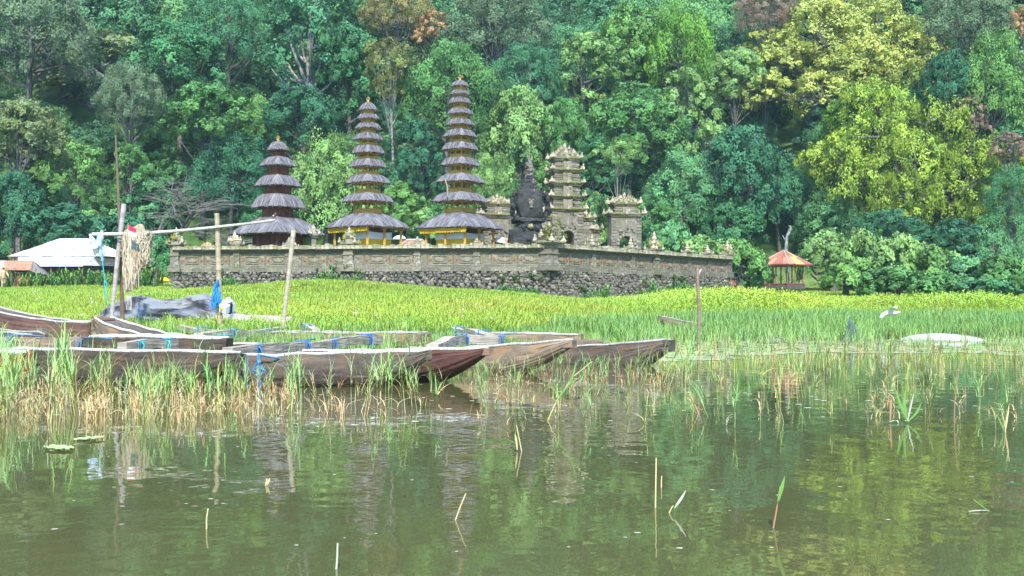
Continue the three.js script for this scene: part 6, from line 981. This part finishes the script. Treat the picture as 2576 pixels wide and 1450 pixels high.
{
  const R = rng(77), live = [], dead = [], put = (u, v, f, h, dry = 0.35) => { if (clearOf(u, v)) return; const d = EYE * FOCAL / (v - 770), p = at(u, v, d); (R() < dry ? dead : live).push([p.x, 0, p.z, h * (0.75 + 0.5 * R()), R() * 6.283, [f, f, f].map((q) => q * (0.8 + 0.4 * R())), 1, (R() < 0.35 ? 0.8 : 0.25) * R() * R() + 0.03]); };
  // thick stand at the left, thinning to the middle
  for (let i = 0; i < 680; i++) { const u = -60 + 700 * Math.pow(R(), 1.55), v = 1062 - 130 * R() - Math.max(0, u - 420) * 0.05; if (fbm(u * 0.03, v * 0.02, 3, 2) < 0.47) continue; put(u, v, 1, u < 300 ? 0.85 : 0.62, 0.5); }
  for (let i = 0; i < 60; i++) put(600 + 520 * R(), 985 + 70 * R(), 1, 0.7, 0.5);
  for (let i = 0; i < 420; i++) put(-50 + 800 * Math.pow(R(), 1.2), 960 + 105 * R(), 1, 0.55, 1);
  for (let i = 0; i < 170; i++) put(1180 + 560 * R(), 942 + 70 * R() * R(), 1, 0.42, 0.55);
  for (let i = 0; i < 330; i++) put(1600 + 980 * R(), 880 + 130 * R() * R(), 1, 0.62, 0.5);
  for (let i = 0; i < 600; i++) put(1450 + 1130 * R(), 858 + 46 * R(), 1, 0.6, 0.3);
  for (let i = 0; i < 70; i++) put(1200 + 1380 * R(), 1000 + 80 * R(), 1, 0.5, 0.7);
  // between and behind the canoes
  for (let i = 0; i < 700; i++) { const u = -40 + 1180 * R(), d = 19.2 + 9 * R(), p = at(u, 800, d), s = d - shore(p.x); if (s < -6 || (inHull(p.x, p.z, 0.1) && R() < 0.9)) continue; live.push([p.x, Math.max(0, ground(p.x, p.z)), p.z, 0.35 + 0.3 * R(), R() * 6.28, [0.9, 1, 0.9].map((q) => q * (0.8 + 0.4 * R())), 1]); }
  scatter('reeds', [0, 1, 2, 3, 4].map((k) => reed(500 + k, 0.72, false)), live, 'reeds with green tops and straw coloured feet standing in the shallow water');
  scatter('dry_reeds', [0, 1, 2].map((k) => (k === 2 ? reed(540, 0.6, true) : brokenReed(550 + k, 0.45))), dead, 'dry broken straw coloured reeds in the shallow water');
}
{ // lily leaves: pale flat pieces in the shallows, far right and among the reeds
  const R = rng(15), list = [], g = (() => { const s = new THREE.Shape(); for (let i = 0; i < 12; i++) { const a = 0.25 + i / 11 * 5.8, r = 1 + 0.12 * Math.sin(i * 2.3); i ? s.lineTo(Math.cos(a) * r, Math.sin(a) * r) : s.moveTo(Math.cos(a) * r, Math.sin(a) * r); } s.lineTo(0.1, 0); const q = new THREE.ExtrudeGeometry(s, { depth: 0.05, bevelEnabled: false }).rotateX(-Math.PI / 2); q.deleteAttribute('uv'); q.setAttribute('color', new THREE.BufferAttribute(new Float32Array(q.attributes.position.count * 3).fill(1), 3)); return q; })();
  for (let i = 0; i < 4200; i++) { const u = 1420 + 1170 * R(), v = 850 + 62 * Math.pow(R(), 1.1) + (u > 2100 ? 4 : 0), d = EYE * FOCAL / (v - 770), p = at(u, v, d), n = fbm(p.x * 0.25, d * 0.25, 5, 3); if (n < 0.44 + (v > 895 ? 0.08 : 0)) continue; list.push([p.x, 0.006, p.z, 0.07 + 0.12 * R(), R() * 6.28, mix3([0.42, 0.42, 0.2], [0.3, 0.36, 0.1], R()).map((q) => q * (0.7 + 0.5 * R())), 0.2]); }
  for (let i = 0; i < 45; i++) { const u = 2576 * R(), v = 1060 + 330 * R(), d = EYE * FOCAL / (v - 770), p = at(u, v, d); list.push([p.x, 0.003, p.z, 0.006 + 0.012 * R(), R() * 6, [0.5, 0.46, 0.3], 0.25]); }
  for (let i = 0; i < 260; i++) { const u = 2576 * R(), v = 930 + 150 * R() * R(), d = EYE * FOCAL / (v - 770), p = at(u, v, d); list.push([p.x, 0.005, p.z, 0.015 + 0.03 * R(), R() * 6, [0.55, 0.5, 0.35], 0.3]); }
  scatter('water_leaves', [g], list, 'pale floating leaves on the shallow water');
}
// single plants near the camera
const padMat = mat([0.34, 0.4, 0.15], 0.6, { side: THREE.DoubleSide });
function pad(u, v, w, label) { const d = EYE * FOCAL / (v - 770), p = at(u, v, d), r = w / pxm(d) / 2, o = thing('lily_pad', label, 'lily pad', [p.x, 0.012, p.z], u), P = [0, 0.004, 0], I = [], N = 22; for (let i = 0; i <= N; i++) { const a = 0.2 + i / N * 5.9; P.push(Math.cos(a) * r, 0.006 + 0.012 * Math.sin(i * 1.3) ** 2, Math.sin(a) * r * 0.5); } for (let i = 1; i <= N; i++) I.push(0, i + 1, i); const g = new THREE.BufferGeometry(); g.setAttribute('position', new THREE.Float32BufferAttribute(P, 3)); g.setIndex(I); g.computeVertexNormals(); part('leaf', g, padMat, o); part('leaf_rim', tube([...Array(N + 1)].map((_, i) => V(P[3 + i * 3], P[4 + i * 3], P[5 + i * 3])), 0.002, 4), padMat, o); part('stalk', tube([V(0, 0.01, 0), V(0.02, -0.25, 0.03)], 0.006, 5), padMat, o); }
pad(147, 1131, 108, 'larger pale green lily pad floating at the left, nearer the camera'); pad(224, 1108, 84, 'smaller pale green lily pad floating at the left, beyond the larger one');
const stemMats = { straw: mat([0.55, 0.42, 0.17], 0.8), red: mat([0.36, 0.17, 0.08], 0.8), green: leafMat('stem', [0.16, 0.3, 0.06], 0.2), white: mat([0.42, 0.43, 0.28], 0.8) };
for (const m of [stemMats.green]) m.vertexColors = false;
function stem(label, pts, r, m, leaves = []) { // pts: [u, v] from the water up, all at the foot's depth
  const d = EYE * FOCAL / (pts[0][1] - 770), q = pts.map(([u, v]) => at(u, v, d)), o = thing('reed_stem', label, 'reed', q[0].toArray()), L = q.map((p) => p.clone().sub(q[0])); L.unshift(V(L[0].x - 0.01, -0.2, 0));
  part('stalk', tube(L, L.map((_, i) => r * 0.75 * (1 - 0.08 * i)), 6), stemMats[m], o);
  for (const [pu, w, lm] of leaves) { const c = curve(pu.map(([u, v]) => at(u, v, d - 0.02).sub(q[0])), 8), P = [], I = []; c.forEach((p, i) => { const k = w * Math.sin(Math.PI * clamp(i / 8 * 0.9 + 0.1, 0, 1)) * 0.5 + 0.001; P.push(p.x - k, p.y, p.z, p.x, p.y - k * 0.3, p.z + k * 0.4, p.x + k, p.y, p.z); }); for (let i = 0; i < 8; i++) for (const s of [0, 1]) { const a = i * 3 + s; I.push(a, a + 1, a + 3, a + 1, a + 4, a + 3); } const g = new THREE.BufferGeometry(); g.setAttribute('position', new THREE.Float32BufferAttribute(P, 3)); g.setIndex(I); g.computeVertexNormals(); part('blade', g, stemMats[lm], o); }
}
stem('straw coloured stem alone in the water at the bottom, left of the middle', [[519, 1330], [519, 1305], [523, 1280]], 0.006, 'straw');
stem('pale cut stem nearest the bottom edge, left of centre', [[846, 1430], [848, 1400], [849, 1367]], 0.007, 'white');
stem('tall straight straw coloured stem alone in the water, right of centre', [[1649, 1276], [1650, 1210], [1651, 1152]], 0.007, 'straw');
stem('short straw coloured stem just right of the tall straight one', [[1664, 1226], [1664, 1212], [1665, 1198]], 0.006, 'straw');
stem('leaning brown stem with a green blade, alone in the water at the right', [[1946, 1327], [1952, 1295], [1957, 1262], [1963, 1225]], 0.007, 'red', [[[[1958, 1262], [1966, 1232], [1975, 1198]], 0.02, 'green']]);
stem('bent pale stem with a broad white green blade lying on the water, right of centre', [[1684, 1290], [1690, 1278], [1694, 1273]], 0.006, 'straw', [[[[1698, 1278], [1712, 1258], [1726, 1234]], 0.016, 'white']]);
stem('two tone stem forked at its foot, left of centre under the bamboo reflection', [[668, 1221], [670, 1212], [671, 1204]], 0.007, 'straw', [[[[672, 1221], [675, 1212], [678, 1203]], 0.012, 'straw']]);
stem('pair of thin straw stems side by side, centre of the water', [[1312, 1135], [1306, 1105], [1299, 1070]], 0.007, 'straw', [[[[1301, 1133], [1299, 1110], [1296, 1092]], 0.012, 'straw']]);
stem('leaning straw stem with kinked tip, left of the pair of thin stems', [[1146, 1308], [1158, 1275], [1172, 1242]], 0.006, 'straw');
stem('tall reddish stem standing alone at the far right', [[2401, 1062], [2403, 1010], [2407, 965], [2414, 925]], 0.008, 'red', [[[[2400, 1063], [2390, 1064], [2378, 1067]], 0.02, 'white']]);
stem('clump of long green blades with white edges in the water at the right', [[2284, 1064], [2281, 1035], [2274, 1000], [2268, 960]], 0.009, 'green', [[[[2284, 1062], [2290, 1030], [2300, 990]], 0.014, 'white'], [[[2284, 1062], [2266, 1020], [2252, 975]], 0.03, 'green'], [[[2284, 1062], [2306, 1040], [2320, 1010]], 0.025, 'green'], [[[2282, 1060], [2275, 1020], [2282, 965]], 0.03, 'green'], [[[2240, 1062], [2242, 1020], [2243, 1000]], 0.02, 'red'], [[[2238, 1062], [2256, 1058], [2262, 1066]], 0.02, 'white']]);
stem('short straw tuft with pale flecks near the right edge of the water', [[2530, 1088], [2527, 1060], [2521, 1038]], 0.008, 'straw', [[[[2530, 1086], [2535, 1050], [2540, 1015]], 0.014, 'straw'], [[[2528, 1086], [2516, 1060], [2509, 1042]], 0.014, 'green']]);
stem('green blade poking from the water with a white leaf lying beside it, far right', [[2488, 1286], [2470, 1274], [2450, 1258]], 0.006, 'green', [[[[2438, 1287], [2462, 1284], [2490, 1285]], 0.02, 'white']]);
stem('long green stem leaning right across the water, in front of the light brown canoe', [[1378, 1058], [1400, 1010], [1440, 950], [1490, 910]], 0.008, 'straw', [[[[1400, 1012], [1430, 970], [1475, 940]], 0.025, 'green'], [[[1420, 985], [1440, 950], [1450, 905]], 0.022, 'green']]);
renderer.render(scene, camera);
